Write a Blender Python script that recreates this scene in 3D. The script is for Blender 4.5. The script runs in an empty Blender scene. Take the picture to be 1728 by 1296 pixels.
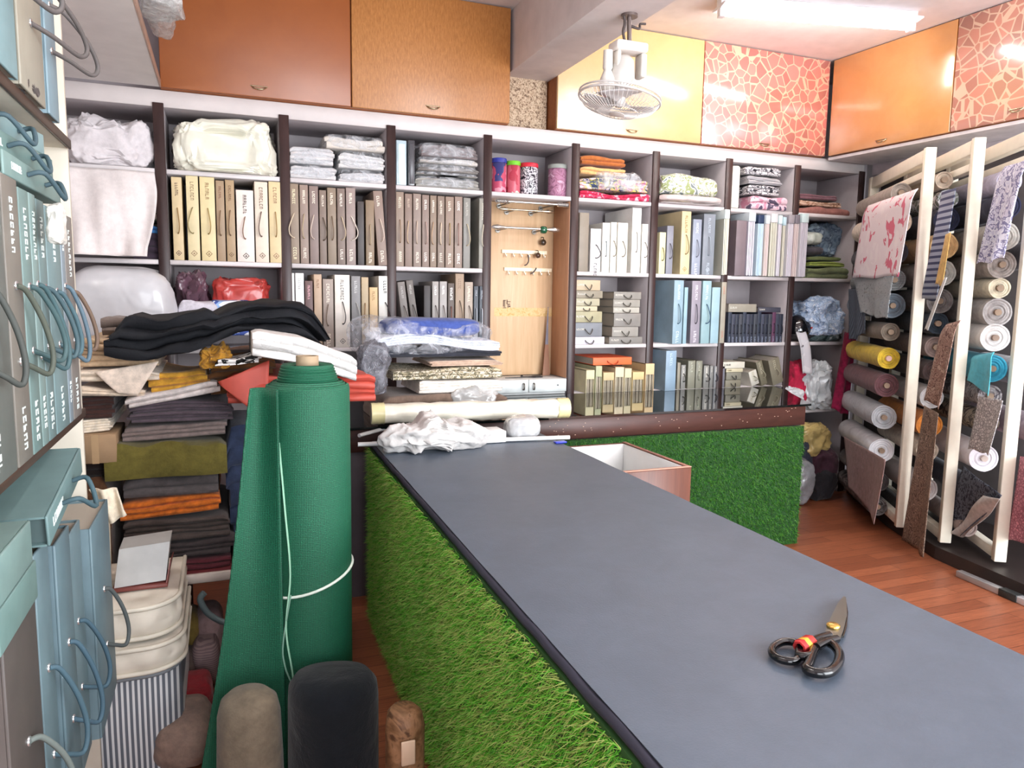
import bpy, bmesh, math, random
import numpy as np
from mathutils import Vector, Matrix, noise
R = math.radians
rnd = random.Random(11)
scene = bpy.context.scene
COL = scene.collection

# ------------------------------------------------------------------ camera
F, CX, CY, CZ = 1249.0, 864.0, 648.0, 1.48
def _n(v): return v / np.linalg.norm(v)
_vx = _n(np.array([4080 - CX, 546 - CY, F]))
_vz = -_n(np.array([709 - CX, 11050 - CY, F]))
_vz = _n(_vz - _vx * np.dot(_vx, _vz))
_vy = np.cross(_vz, _vx)
ROT = np.array([_vx, _vy, _vz])           # rows: world axes in camera coordinates
def ray(px, py): return ROT @ np.array([(px - CX) / F, (py - CY) / F, 1.0])
def onY(px, py, Y):
    d = ray(px, py); t = Y / d[1]; return Vector((d[0] * t, Y, CZ + d[2] * t))
def onX(px, py, X):
    d = ray(px, py); t = X / d[0]; return Vector((X, d[1] * t, CZ + d[2] * t))
def onZ(px, py, Z):
    d = ray(px, py); t = (Z - CZ) / d[2]; return Vector((d[0] * t, d[1] * t, Z))
cam_d = bpy.data.cameras.new('camera'); cam = bpy.data.objects.new('camera', cam_d); COL.objects.link(cam)
m = Matrix.Identity(4)
for i in range(3):
    m[i][0] = ROT[i][0]; m[i][1] = -ROT[i][1]; m[i][2] = -ROT[i][2]
m[2][3] = CZ
cam.matrix_world = m
cam_d.sensor_width = 36; cam_d.lens = F / 1728 * 36; cam_d.clip_start = 0.02
scene.camera = cam
scene.view_settings.view_transform = 'Standard'
scene.view_settings.look = 'None'
scene.view_settings.gamma = 1
scene.view_settings.use_curve_mapping = False
scene.view_settings.exposure = .72
scene.cycles.use_denoising = True
scene.cycles.max_bounces = 7
scene.cycles.transparent_max_bounces = 10
scene.cycles.caustics_reflective = False
scene.cycles.caustics_refractive = False
scene.cycles.sample_clamp_indirect = 6

# ------------------------------------------------------------------ materials
def lin(c):
    return tuple(((x / 255) / 12.92 if x / 255 <= .04045 else (((x / 255) + .055) / 1.055) ** 2.4) for x in c) + (1,)
MATS = {}
def nodes_of(name):
    mt = bpy.data.materials.new(name); mt.use_nodes = True
    nt = mt.node_tree; b = nt.nodes['Principled BSDF']
    return mt, nt, nt.nodes, nt.links, b
def coords(nt, scale=(1, 1, 1), gen='Object'):
    tc = nt.nodes.new('ShaderNodeTexCoord'); mp = nt.nodes.new('ShaderNodeMapping')
    mp.inputs['Scale'].default_value = scale
    nt.links.new(tc.outputs[gen], mp.inputs['Vector']); return mp.outputs['Vector']
def ramp(nt, fac, stops, interp='LINEAR'):
    r = nt.nodes.new('ShaderNodeValToRGB'); r.color_ramp.interpolation = interp
    el = r.color_ramp.elements
    while len(el) < len(stops): el.new(.5)
    for e, (p, c) in zip(el, stops): e.position = p; e.color = lin(c) if len(c) == 3 else c
    nt.links.new(fac, r.inputs['Fac']); return r.outputs['Color']
def noise_tex(nt, vec, scale, detail=4, rough=.55, dist=0):
    n = nt.nodes.new('ShaderNodeTexNoise'); n.inputs['Scale'].default_value = scale
    n.inputs['Detail'].default_value = detail; n.inputs['Roughness'].default_value = rough
    n.inputs['Distortion'].default_value = dist
    nt.links.new(vec, n.inputs['Vector']); return n.outputs['Fac']
def bump(nt, b, h, strength=.3, dist=.01):
    bp = nt.nodes.new('ShaderNodeBump'); bp.inputs['Strength'].default_value = strength
    bp.inputs['Distance'].default_value = dist
    nt.links.new(h, bp.inputs['Height']); nt.links.new(bp.outputs['Normal'], b.inputs['Normal'])
def dk(c, f): return tuple(max(0, min(255, x * f)) for x in c)

def plain(c, rough=.6, metal=0, coat=0, var=.06, key=None, spec=.5):
    k = ('plain', tuple(c), rough, metal, coat, var, spec)
    if k in MATS: return MATS[k]
    mt, nt, N, L, b = nodes_of('plain')
    v = coords(nt, (1, 1, 1))
    L.new(ramp(nt, noise_tex(nt, v, 9), [(.3, dk(c, 1 - var)), (.7, dk(c, 1 + var))]), b.inputs['Base Color'])
    if coat >= .25 and .13 <= rough < .4:
        n = N.new('ShaderNodeTexNoise'); n.noise_type = 'RIDGED_MULTIFRACTAL'; n.inputs['Scale'].default_value = 9; n.inputs['Detail'].default_value = 4; n.inputs['Distortion'].default_value = .8
        L.new(v, n.inputs['Vector']); bump(nt, b, n.outputs['Fac'], .35, .02)
    b.inputs['Roughness'].default_value = rough; b.inputs['Metallic'].default_value = metal
    b.inputs['Coat Weight'].default_value = coat; b.inputs['Specular IOR Level'].default_value = spec
    MATS[k] = mt; return mt
def fabric(c, var=.12, rough=.9, weave=220, wrinkle=.35, sc=6, sheen=.15):
    k = ('fab', tuple(c), var, rough, weave, wrinkle, sc)
    if k in MATS: return MATS[k]
    mt, nt, N, L, b = nodes_of('fabric')
    v = coords(nt)
    L.new(ramp(nt, noise_tex(nt, v, 30, 6, .7), [(.3, dk(c, 1 - var)), (.7, dk(c, 1 + var))]), b.inputs['Base Color'])
    n1 = noise_tex(nt, v, sc, 5, .55, .6); n2 = noise_tex(nt, v, weave, 1)
    ad = N.new('ShaderNodeMath'); ad.operation = 'MULTIPLY_ADD'
    L.new(n2, ad.inputs[0]); ad.inputs[1].default_value = .06; L.new(n1, ad.inputs[2])
    bump(nt, b, ad.outputs[0], wrinkle, .03)
    b.inputs['Roughness'].default_value = rough; b.inputs['Specular IOR Level'].default_value = .2
    b.inputs['Sheen Weight'].default_value = sheen
    MATS[k] = mt; return mt
def stripes(c1, c2, axis=2, freq=60, width=.5, rough=.85, key='', noise_amt=0.0):
    k = ('str', tuple(c1), tuple(c2), axis, freq, width)
    if k in MATS: return MATS[k]
    mt, nt, N, L, b = nodes_of('striped_fabric')
    w = N.new('ShaderNodeTexWave'); w.wave_type = 'BANDS'; w.bands_direction = 'XYZ'[axis]
    w.inputs['Scale'].default_value = freq; w.inputs['Distortion'].default_value = noise_amt
    L.new(coords(nt), w.inputs['Vector'])
    L.new(ramp(nt, w.outputs['Fac'], [(width - .08, c1), (width + .08, c2)]), b.inputs['Base Color'])
    b.inputs['Roughness'].default_value = rough
    MATS[k] = mt; return mt
def blotch(cols, scale=14, rough=.85, hard=True, dist=.8, wr=.3, stops=None, sc3=(1, 1, 1), seed=0):
    k = ('blo', tuple(map(tuple, cols)), scale, rough, hard, dist, seed, tuple(stops or ()), sc3)
    if k in MATS: return MATS[k]
    mt, nt, N, L, b = nodes_of('patterned_fabric')
    mp = coords(nt, sc3)
    N['Mapping'].inputs['Location'].default_value = (seed, seed * .7, seed * 1.3)
    f = noise_tex(nt, mp, scale, 3, .5, dist)
    n = len(cols)
    st = stops or [.36 + .28 * i / max(1, n - 1) for i in range(n)]
    if hard: st = [0] + [(st[i] + st[i + 1]) / 2 for i in range(n - 1)]
    L.new(ramp(nt, f, list(zip(st, cols)), 'CONSTANT' if hard else 'LINEAR'), b.inputs['Base Color'])
    bump(nt, b, noise_tex(nt, mp, 9, 4), wr, .03)
    b.inputs['Roughness'].default_value = rough; b.inputs['Specular IOR Level'].default_value = .25
    MATS[k] = mt; return mt
def vor_lines(c_in, c_line, scale=10, width=.06, rough=.5, coat=0, var=.2, randomness=1.0, bumpy=0):
    k = ('vor', tuple(c_in), tuple(c_line), scale, width, rough, coat)
    if k in MATS: return MATS[k]
    mt, nt, N, L, b = nodes_of('tile_pattern')
    v = coords(nt)
    vo = N.new('ShaderNodeTexVoronoi'); vo.feature = 'DISTANCE_TO_EDGE'; vo.inputs['Scale'].default_value = scale
    vo.inputs['Randomness'].default_value = randomness
    L.new(v, vo.inputs['Vector'])
    vc = N.new('ShaderNodeTexVoronoi'); vc.inputs['Scale'].default_value = scale; vc.inputs['Randomness'].default_value = randomness
    L.new(v, vc.inputs['Vector'])
    sep = N.new('ShaderNodeSeparateColor'); L.new(vc.outputs['Color'], sep.inputs[0])
    tile = ramp(nt, sep.outputs[0], [(0, dk(c_in, 1 - var)), (1, dk(c_in, 1 + var))])
    mx = N.new('ShaderNodeMix'); mx.data_type = 'RGBA'
    f = N.new('ShaderNodeMath'); f.operation = 'LESS_THAN'; f.inputs[1].default_value = width
    L.new(vo.outputs['Distance'], f.inputs[0]); L.new(f.outputs[0], mx.inputs['Factor'])
    L.new(tile, mx.inputs['A']); mx.inputs['B'].default_value = lin(c_line)
    L.new(mx.outputs['Result'], b.inputs['Base Color'])
    if bumpy: bump(nt, b, vo.outputs['Distance'], bumpy, .02)
    b.inputs['Roughness'].default_value = rough; b.inputs['Coat Weight'].default_value = coat
    b.inputs['Coat Roughness'].default_value = .13; b.inputs['Coat IOR'].default_value = 2.0 if coat > .9 else 1.5
    MATS[k] = mt; return mt
def wood(c1, c2, scale=(3, 40, 3), rough=.35, coat=.0, key=0, nz=3.0, spec=.5, coat_r=.2):
    k = ('wood', tuple(c1), tuple(c2), scale, rough, coat, key, nz)
    if k in MATS: return MATS[k]
    mt, nt, N, L, b = nodes_of('wood')
    v = coords(nt, scale)
    L.new(ramp(nt, noise_tex(nt, v, nz, 6, .65, .4), [(.25, c1), (.75, c2)]), b.inputs['Base Color'])
    b.inputs['Roughness'].default_value = rough; b.inputs['Coat Weight'].default_value = coat
    b.inputs['Coat Roughness'].default_value = coat_r; b.inputs['Coat IOR'].default_value = 1.5 if coat < .9 else 2.0; b.inputs['Specular IOR Level'].default_value = spec
    MATS[k] = mt; return mt
def film(tint=(235, 240, 245), alpha=.35, rough=.12):
    k = ('film', tuple(tint), alpha, rough)
    if k in MATS: return MATS[k]
    mt, nt, N, L, b = nodes_of('clear_plastic')
    b.inputs['Base Color'].default_value = lin(tint); b.inputs['Roughness'].default_value = rough
    b.inputs['Specular IOR Level'].default_value = .8
    v = coords(nt); n = noise_tex(nt, v, 16, 5, .6, 1.2)
    bump(nt, b, n, .7, .03)
    tr = N.new('ShaderNodeBsdfTransparent'); tr.inputs['Color'].default_value = (.96, .97, .98, 1)
    mx = N.new('ShaderNodeMixShader')
    mr = N.new('ShaderNodeMapRange'); mr.inputs['From Min'].default_value = .35; mr.inputs['From Max'].default_value = .68
    mr.inputs['To Min'].default_value = max(0, alpha - .18); mr.inputs['To Max'].default_value = min(1, alpha + .28)
    L.new(n, mr.inputs['Value']); L.new(mr.outputs['Result'], mx.inputs['Fac'])
    L.new(tr.outputs[0], mx.inputs[1]); L.new(b.outputs[0], mx.inputs[2])
    L.new(mx.outputs[0], N['Material Output'].inputs['Surface'])
    MATS[k] = mt; return mt
def lace(c, scale=60, hole=.45):
    k = ('lace', tuple(c), scale, hole)
    if k in MATS: return MATS[k]
    mt, nt, N, L, b = nodes_of('lace')
    b.inputs['Base Color'].default_value = lin(c); b.inputs['Roughness'].default_value = .85
    v = coords(nt); f = noise_tex(nt, v, scale, 2, .5, 1.5)
    g = N.new('ShaderNodeMath'); g.operation = 'GREATER_THAN'; g.inputs[1].default_value = hole
    L.new(f, g.inputs[0])
    tr = N.new('ShaderNodeBsdfTransparent'); mx = N.new('ShaderNodeMixShader')
    L.new(g.outputs[0], mx.inputs['Fac']); L.new(tr.outputs[0], mx.inputs[1]); L.new(b.outputs[0], mx.inputs[2])
    L.new(mx.outputs[0], N['Material Output'].inputs['Surface'])
    MATS[k] = mt; return mt
def emis(c, s):
    mt, nt, N, L, b = nodes_of('lamp_glow')
    b.inputs['Base Color'].default_value = lin(c)
    b.inputs['Emission Color'].default_value = lin(c); b.inputs['Emission Strength'].default_value = s
    return mt

# ------------------------------------------------------------------ geometry helpers
def tag(o, label=None, cat=None, group=None, kind=None):
    if label: o['label'] = label
    if cat: o['category'] = cat
    if group: o['group'] = group
    if kind: o['kind'] = kind
    return o
def thing(name, label, cat, loc=(0, 0, 0), rot=(0, 0, 0), group=None):
    o = bpy.data.objects.new(name, None); COL.objects.link(o)
    o.location = loc; o.rotation_euler = rot; o.empty_display_size = .05
    return tag(o, label, cat, group)
def mk(name, V, Fc, mat, parent=None, smooth=True, angle=70, flat=None):
    me = bpy.data.meshes.new(name)
    me.from_pydata([tuple(v) for v in V], [], Fc); me.validate()
    bm = bmesh.new(); bm.from_mesh(me); bmesh.ops.recalc_face_normals(bm, faces=bm.faces); bm.to_mesh(me); bm.free()
    if smooth:
        for p in me.polygons: p.use_smooth = not (flat and p.index in flat)
        me.set_sharp_from_angle(angle=R(angle))
    for mm in (mat if isinstance(mat, (list, tuple)) else [mat]): me.materials.append(mm)
    o = bpy.data.objects.new(name, me); COL.objects.link(o)
    if parent: o.parent = parent
    return o
class G:
    """collects vertices and faces of one mesh"""
    def __init__(s): s.V = []; s.F = []; s.flat = set()
    def add(s, V, Fc, flat=False):
        b = len(s.V)
        if flat: s.flat |= set(range(len(s.F), len(s.F) + len(Fc)))
        s.V += [Vector(v) for v in V]; s.F += [tuple(b + i for i in f) for f in Fc]
        return s
    def box(s, lo, hi, M=None):
        x0, y0, z0 = lo; x1, y1, z1 = hi
        V = [Vector(v) for v in ((x0, y0, z0), (x1, y0, z0), (x1, y1, z0), (x0, y1, z0), (x0, y0, z1), (x1, y0, z1), (x1, y1, z1), (x0, y1, z1))]
        if M: V = [M @ v for v in V]
        return s.add(V, [(0, 3, 2, 1), (4, 5, 6, 7), (0, 1, 5, 4), (1, 2, 6, 5), (2, 3, 7, 6), (3, 0, 4, 7)], True)
    def rbox(s, lo, hi, r=.005, M=None, seg=2):
        bm = bmesh.new(); bmesh.ops.create_cube(bm, size=1)
        for v in bm.verts:
            v.co = Vector([lo[i] + (v.co[i] + .5) * (hi[i] - lo[i]) for i in range(3)])
        bmesh.ops.bevel(bm, geom=bm.edges[:], offset=min(r, .45 * min(hi[i] - lo[i] for i in range(3))), segments=seg, profile=.5, affect='EDGES')
        bm.verts.index_update()
        V = [(M @ v.co if M else v.co.copy()) for v in bm.verts]; Fc = [[v.index for v in f.verts] for f in bm.faces]
        bm.free(); return s.add(V, Fc, True)
    def prism(s, pts, z0, z1):
        n = len(pts)
        V = [(p[0], p[1], z0) for p in pts] + [(p[0], p[1], z1) for p in pts]
        return s.add(V, [tuple(range(n))[::-1], tuple(range(n, 2 * n))] + [(i, (i + 1) % n, n + (i + 1) % n, n + i) for i in range(n)], True)
    def tube(s, pts, r, seg=7, closed=False, caps=True):
        P = [Vector(p) for p in pts]; n = len(P); rs = r if isinstance(r, (list, tuple)) else [r] * n
        T = []
        for i in range(n):
            a = P[(i - 1) % n] if (closed or i > 0) else P[0]; b = P[(i + 1) % n] if (closed or i < n - 1) else P[-1]
            t = (b - a); T.append(t.normalized() if t.length > 1e-9 else Vector((0, 0, 1)))
        u = T[0].orthogonal().normalized(); V = []
        for i in range(n):
            u = (u - T[i] * u.dot(T[i]));
            u = u.normalized() if u.length > 1e-6 else T[i].orthogonal().normalized()
            w = T[i].cross(u)
            for k in range(seg):
                a = 2 * math.pi * k / seg
                V.append(P[i] + (u * math.cos(a) + w * math.sin(a)) * rs[i])
        Fc = []
        for i in range(n if closed else n - 1):
            j = (i + 1) % n
            for k in range(seg):
                k2 = (k + 1) % seg
                Fc.append((i * seg + k, i * seg + k2, j * seg + k2, j * seg + k))
        if caps and not closed: Fc += [tuple(range(seg))[::-1], tuple(range((n - 1) * seg, n * seg))]
        return s.add(V, Fc)
    def lathe(s, prof, seg=24, M=None):
        """prof: (radius, z) list; ends at radius 0 close themselves"""
        V = []; n = len(prof)
        for r_, z in prof:
            for k in range(seg):
                a = 2 * math.pi * k / seg; V.append(Vector((r_ * math.cos(a), r_ * math.sin(a), z)))
        if M: V = [M @ v for v in V]
        Fc = []
        for i in range(n - 1):
            for k in range(seg):
                k2 = (k + 1) % seg; Fc.append((i * seg + k, i * seg + k2, (i + 1) * seg + k2, (i + 1) * seg + k))
        if prof[0][0] > 1e-5: Fc.append(tuple(range(seg))[::-1])
        if prof[-1][0] > 1e-5: Fc.append(tuple(range((n - 1) * seg, n * seg)))
        return s.add(V, Fc)
    def make(s, name, mat, parent=None, smooth=True, angle=70):
        return mk(name, s.V, s.F, mat, parent, smooth, angle, s.flat)
def bez(pts, n=24, closed=False):
    """Catmull-Rom through the points"""
    P = [Vector(p) for p in pts]; out = []; m_ = len(P)
    segs = m_ if closed else m_ - 1
    for i in range(segs):
        p0 = P[(i - 1) % m_] if closed or i > 0 else P[0]; p1 = P[i]; p2 = P[(i + 1) % m_]
        p3 = P[(i + 2) % m_] if closed or i + 2 < m_ else P[-1]
        k = max(2, n // segs)
        for j in range(k):
            t = j / k
            out.append(.5 * ((2 * p1) + (p2 - p0) * t + (2 * p0 - 5 * p1 + 4 * p2 - p3) * t * t + (3 * p1 - p0 - 3 * p2 + p3) * t ** 3))
    if not closed: out.append(P[-1])
    return out
def fan_faces(ring, c): return [(ring[i], ring[(i + 1) % len(ring)], c) for i in range(len(ring))]

BAYS = [(-.985, -.3)] + [(a + .05, b) for a, b in ((-.3, .315), (.315, .9), (.9, 1.485), (1.485, 2.07), (2.07, 2.655), (2.655, 3.235), (3.235, 3.825), (3.825, 4.425))]
def bay_of(x, y, z):
    if not (4.0 < y < 4.72 and .9 < z): return None
    return next((b for b in BAYS if b[0] - .03 <= x <= b[1] + .03), None)
def keep_in(v, bay, org=Vector((0, 0, 0)), front=4.24):
    """what reaches behind the shelf edge stays between its two uprights"""
    if bay and v.y + org.y > front:
        v.x = min(max(v.x + org.x, bay[0] + .004), bay[1] - .004) - org.x
        v.y = min(v.y + org.y, 4.73) - org.y
    return v
def folded(name, label, cat, x0, x1, z0, z1, y0, depth, mat, layers=3, seed=0, group=None, slope=0, sag=.01, parent=None, rag=.008, bend=None, yaw=0, taper=None, rough_=1.0):
    """a pile-folded cloth: layers whose rounded folds face the room"""
    r_ = random.Random(seed); lh = (z1 - z0) / layers; xc = (x0 + x1) / 2
    offs = [r_.uniform(-rag, rag * .6) for _ in range(layers)]; ex = [r_.uniform(-rag, rag) for _ in range(layers)]
    nu = 22; V = []; ring = None
    for iu in range(nu + 1):
        u = iu / nu; prof = []
        for l in range(layers):
            zc = z0 + (l + .5) * lh; b = min(lh * .5, .014)
            for a in (-80, -45, 0, 45, 80):
                prof.append((offs[l] + b * (1 - math.cos(R(a))) , zc + lh * .5 * math.sin(R(a)) * .98, l))
        for t in (.1, .35, .65, .9): prof.append((depth * t, z1, layers - 1))
        for l in range(layers - 1, -1, -1):
            zc = z0 + (l + .5) * lh
            for a in (60, 0, -60): prof.append((depth - .01 * (1 - math.cos(R(a))), zc + lh * .5 * math.sin(R(a)), l))
        for t in (.9, .5, .1): prof.append((depth * t, z0, 0))
        for (dy, z, l) in prof:
            x = x0 + ex[l] + (x1 - x0) * u
            e = min(u, 1 - u) * (x1 - x0)
            dz = 0
            if e < .02: dz = (1 - e / .02)
            h = (z - z0) / (z1 - z0)
            zz = z0 + (z - z0) * (1 - .12 * dz * h)
            zz += sag * h * noise.noise(Vector((x * 4 + seed, dy * 4, seed * 1.7))) * 1.6
            zz += lh * .25 * noise.noise(Vector((x * 9, z * 30, seed + 3))) * (1 if 0 < h < 1 else .3) * min(1, h * 4)
            yy = dy + .012 * rough_ * noise.noise(Vector((x * 6, z * 22, seed))) + .004 * dz
            zz += .012 * (rough_ - 1) * noise.noise(Vector((x * 14, dy * 9 + z * 26, seed + 9)))
            zz -= .8 * sag * h; zz = min(max(zz, z0), z1)
            if taper: zz = z0 + (zz - z0) * taper(u)
            if bend: zz += bend(u) * 1.0
            zz += slope * (x - xc)
            V.append(Vector((x, yy, zz)))
        n = len(prof)
    if yaw:
        Mr = Matrix.Rotation(yaw, 3, 'Z')
        V = [Mr @ Vector((v.x - xc, v.y - depth / 2, v.z)) + Vector((xc, depth / 2, 0)) for v in V]
    V = [Vector((v.x - xc, v.y - depth / 2, v.z - z0)) for v in V]
    if parent is None:
        bay = bay_of(xc, y0 + depth * .7, z0); V = [keep_in(v, bay, Vector((xc, y0 + depth / 2, z0))) for v in V]
    Fc = []
    for i in range(nu):
        for k in range(n):
            k2 = (k + 1) % n; Fc.append((i * n + k, i * n + k2, (i + 1) * n + k2, (i + 1) * n + k))
    for i in (0, nu):
        c = sum((V[i * n + k] for k in range(n)), Vector()) / n; V.append(c)
        Fc += fan_faces([i * n + k for k in range(n)], len(V) - 1)
    o = mk(name, V, Fc, mat, parent, angle=50)
    o.location = (xc, y0 + depth / 2, z0)
    if label: tag(o, label, cat, group)
    return o
def crumple(name, label, cat, c, size, mat, seed=0, amp=.12, freq=5, box=.62, base=True, sub=5, group=None, parent=None, shape=None, ridge=.5, rot=0, front=4.24):
    """a crumpled bag or heap around centre c (c.z is its bottom when base)"""
    bm = bmesh.new(); bmesh.ops.create_icosphere(bm, subdivisions=sub, radius=1)
    hx, hy, hz = size[0] / 2, size[1] / 2, size[2] / 2; s_ = min(hx, hy, hz * 1.5)
    Mr = Matrix.Rotation(rot, 3, 'Z')
    for v in bm.verts:
        d = v.co.normalized()
        p = Vector([math.copysign(abs(d[i]) ** box, d[i]) for i in range(3)])
        q = Vector((p.x * hx, p.y * hy, p.z * hz))
        w = q * freq + Vector((seed * 3.1, seed * 1.7, seed * .9))
        a = noise.noise(w) * .6; k_, f_ = 1.0, 1.5
        for o_ in range(4):
            a += (.28 - abs(noise.noise(w * f_ + Vector((5, 1, 2 + o_))))) * ridge * 1.3 * k_; k_ *= .62; f_ *= 1.9
        q += d * a * amp * s_ * 2.2
        if shape: q = shape(q, hx, hy, hz)
        if base: q.z = max(q.z + hz, 0)
        v.co = q
    lo = [min(v.co[i] for v in bm.verts) for i in range(3)]; hi = [max(v.co[i] for v in bm.verts) for i in range(3)]
    L0 = (-hx, -hy, 0 if base else -hz); c = Vector(c); bay = bay_of(c.x, c.y + hy * .4, c.z + .01) if parent is None else None
    for v in bm.verts:
        q = Vector([L0[i] + (v.co[i] - lo[i]) / (hi[i] - lo[i]) * size[i] for i in range(3)])
        v.co = keep_in(Mr @ q, bay, c, front)
    bm.verts.index_update()
    V = [v.co.copy() for v in bm.verts]; Fc = [[v.index for v in f.verts] for f in bm.faces]; bm.free()
    o = mk(name, V, Fc, mat, parent, angle=55); o.location = c
    if label: tag(o, label, cat, group)
    return o
def sheet(name, fn, nu, nv, mat, thick=.003, parent=None, label=None, cat=None, group=None, origin=None):
    V = [Vector(fn(i / nu, j / nv)) for j in range(nv + 1) for i in range(nu + 1)]
    org = Vector(origin) if origin is not None else Vector((0, 0, 0))
    V = [v - org for v in V]
    Fc = [(j * (nu + 1) + i, j * (nu + 1) + i + 1, (j + 1) * (nu + 1) + i + 1, (j + 1) * (nu + 1) + i) for j in range(nv) for i in range(nu)]
    o = mk(name, V, Fc, mat, parent, angle=70)
    o.location = org
    md = o.modifiers.new('thickness', 'SOLIDIFY'); md.thickness = thick; md.offset = 0
    if label: tag(o, label, cat, group)
    return o
def squiggle(n, h, r_, upright=.7, thick=.0012):
    """n small printed marks in a row, too small to read; x along the word, y up, flat boxes"""
    g = G(); w = h * upright; x = 0
    for i in range(n):
        k = r_.randrange(5); t = h * .17
        def b(x0, y0, x1, y1): g.box((x + x0 * w, y0 * h, 0), (x + x1 * w, y1 * h, thick))
        b(0, 0, .22, 1)
        if k in (0, 1, 3): b(.22, .8, .8, 1)
        if k in (0, 2): b(.22, .42, .7, .58)
        if k in (1, 2, 4): b(.22, 0, .8, .2)
        if k in (0, 3): b(.62, .0, .82, .8)
        x += w * 1.15
    return g, x
def word(s, h):
    cu = bpy.data.curves.new('lettering', 'FONT'); cu.body = s; cu.size = h * 1.35; cu.extrude = .0005
    ob = bpy.data.objects.new('lettering', cu); COL.objects.link(ob)
    dg = bpy.context.evaluated_depsgraph_get(); me = bpy.data.meshes.new_from_object(ob.evaluated_get(dg))
    V = [v.co.copy() for v in me.vertices]; Fc = [list(p.vertices) for p in me.polygons]
    bpy.data.objects.remove(ob); bpy.data.curves.remove(cu); bpy.data.meshes.remove(me)
    g = G(); g.add(V, Fc); w = max(v.x for v in V); return g, w
ORD = ['first', 'second', 'third', 'fourth', 'fifth', 'sixth', 'seventh', 'eighth', 'ninth', 'tenth', 'eleventh', 'twelfth', 'thirteenth', 'fourteenth', 'fifteenth', 'sixteenth']
# ------------------------------------------------------------------ the setting
YF = 4.306
S1, S2, S3, S4 = 2.10, 1.637, 1.168, 0.85
def struct(name, lo, hi, mat, bevel=0):
    g = G(); g.box(lo, hi); o = g.make(name, mat, smooth=False); o['kind'] = 'structure'; return o
WHITE = plain((224, 217, 216), .7, var=.025)
def floor_mat():
    mt, nt, N, L, b = nodes_of('laminate_floor')
    v = coords(nt, (1, 1, 1))
    br = N.new('ShaderNodeTexBrick'); br.inputs['Scale'].default_value = 1; br.offset = .4
    br.inputs['Brick Width'].default_value = .62; br.inputs['Row Height'].default_value = .085
    br.inputs['Mortar Size'].default_value = .0012; br.inputs['Mortar'].default_value = lin((70, 32, 18))
    br.inputs['Color1'].default_value = lin((186, 112, 78)); br.inputs['Color2'].default_value = lin((156, 90, 62))
    L.new(v, br.inputs['Vector'])
    gr = ramp(nt, noise_tex(nt, coords(nt, (2, 30, 1)), 4, 6, .7, .5), [(.25, (150, 140, 135)), (.75, (255, 255, 250))])
    mx = N.new('ShaderNodeMix'); mx.data_type = 'RGBA'; mx.blend_type = 'MULTIPLY'; mx.inputs['Factor'].default_value = .8
    L.new(br.outputs['Color'], mx.inputs['A']); L.new(gr, mx.inputs['B'])
    L.new(mx.outputs['Result'], b.inputs['Base Color']); b.inputs['Roughness'].default_value = .38
    return mt
struct('floor', (-1.1, -2.6, -.1), (5.05, 4.85, 0), floor_mat())
struct('ceiling', (-1.1, -2.6, 3.16), (5.05, 4.85, 3.26), WHITE)
struct('wall_left', (-1.1, -2.6, 0), (-1.0, 4.85, 3.16), plain((214, 205, 205), .75, var=.03))
struct('wall_right', (4.95, -2.6, 0), (5.05, 4.85, 3.16), plain((205, 200, 200), .75, var=.03))
struct('wall_back', (-1.0, 4.75, 0), (4.95, 4.85, 3.16), plain((205, 198, 202), .75, var=.03))
struct('trim_1', (1.655, -2.6, 2.81), (1.945, 4.75, 3.16), plain((214, 206, 204), .7, var=.03))   # the concrete beam
struct('trim_2', (1.645, 4.42, 2.5), (1.935, 4.46, 2.81), blotch([(150, 128, 104), (206, 186, 160), (176, 152, 126), (120, 98, 80)], 75, .6, True, .3, .1))

# ------------------------------------------------------------------ shelving on the back wall
LIL = plain((176, 168, 170), .55, var=.03)
DARKW = wood((44, 30, 30), (66, 46, 44), (8, 8, 1.5), .4)
UP = [-.3, .315, .9, 1.485, 2.07, 2.655, 3.235, 3.825, 4.425]
BAY = [(-.985, -.3)] + [(UP[i] + .05, UP[i + 1]) for i in range(8)]
shelving = thing('wall_shelving', 'full-width white shelving with dark brown upright edges along the back wall', 'shelving', (-.3, 4.5, 0))
SH0 = Vector((-.3, 4.5, 0))
def spart(name, lo, hi, mat, parent=shelving, org=SH0, r=.002):
    g = G(); g.rbox(Vector(lo) - org, Vector(hi) - org, r, seg=1); return g.make(name, mat, parent)
for x in UP:
    u = spart('upright', (x, YF + .012, 0), (x + .05, 4.735, 2.409), LIL)
    spart('edge_strip', (x - .001, YF, 0), (x + .051, YF + .012, 2.428), DARKW, u)
spart('back_panel', (-.99, 4.736, 0), (4.475, 4.748, 2.409), LIL)
spart('fascia', (-.99, YF + .013, 2.41), (4.475, YF + .02, 2.494), plain((214, 206, 204), .5, var=.02))
spart('top_board', (-.99, YF + .021, 2.41), (4.475, 4.735, 2.43), LIL)
SHELFM = plain((214, 207, 207), .45, var=.03)
for i, (a, b) in enumerate(BAY):
    zs = [S1] if i == 4 else [S1, S2, S3]
    if i in (5, 6, 7): zs = zs + [S4]
    if i == 8: zs = zs + [.66, .05]
    for z in zs: spart('shelf_board', (a + .002, YF + .004, z - .024), (b - .002, 4.735, z), SHELFM)
# plywood backed bay
PLY = wood((196, 160, 122), (222, 190, 152), (14, 14, 1.0), .5, nz=2.4)
spart('plywood_back', (1.537, 4.56, .952), (2.068, 4.575, S1 - .026), PLY)
spart('plywood_side', (2.063, YF + .014, .952), (2.069, 4.559, S1 - .026), wood((166, 118, 88), (194, 146, 112), (14, 14, 1.2), .5))
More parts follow.
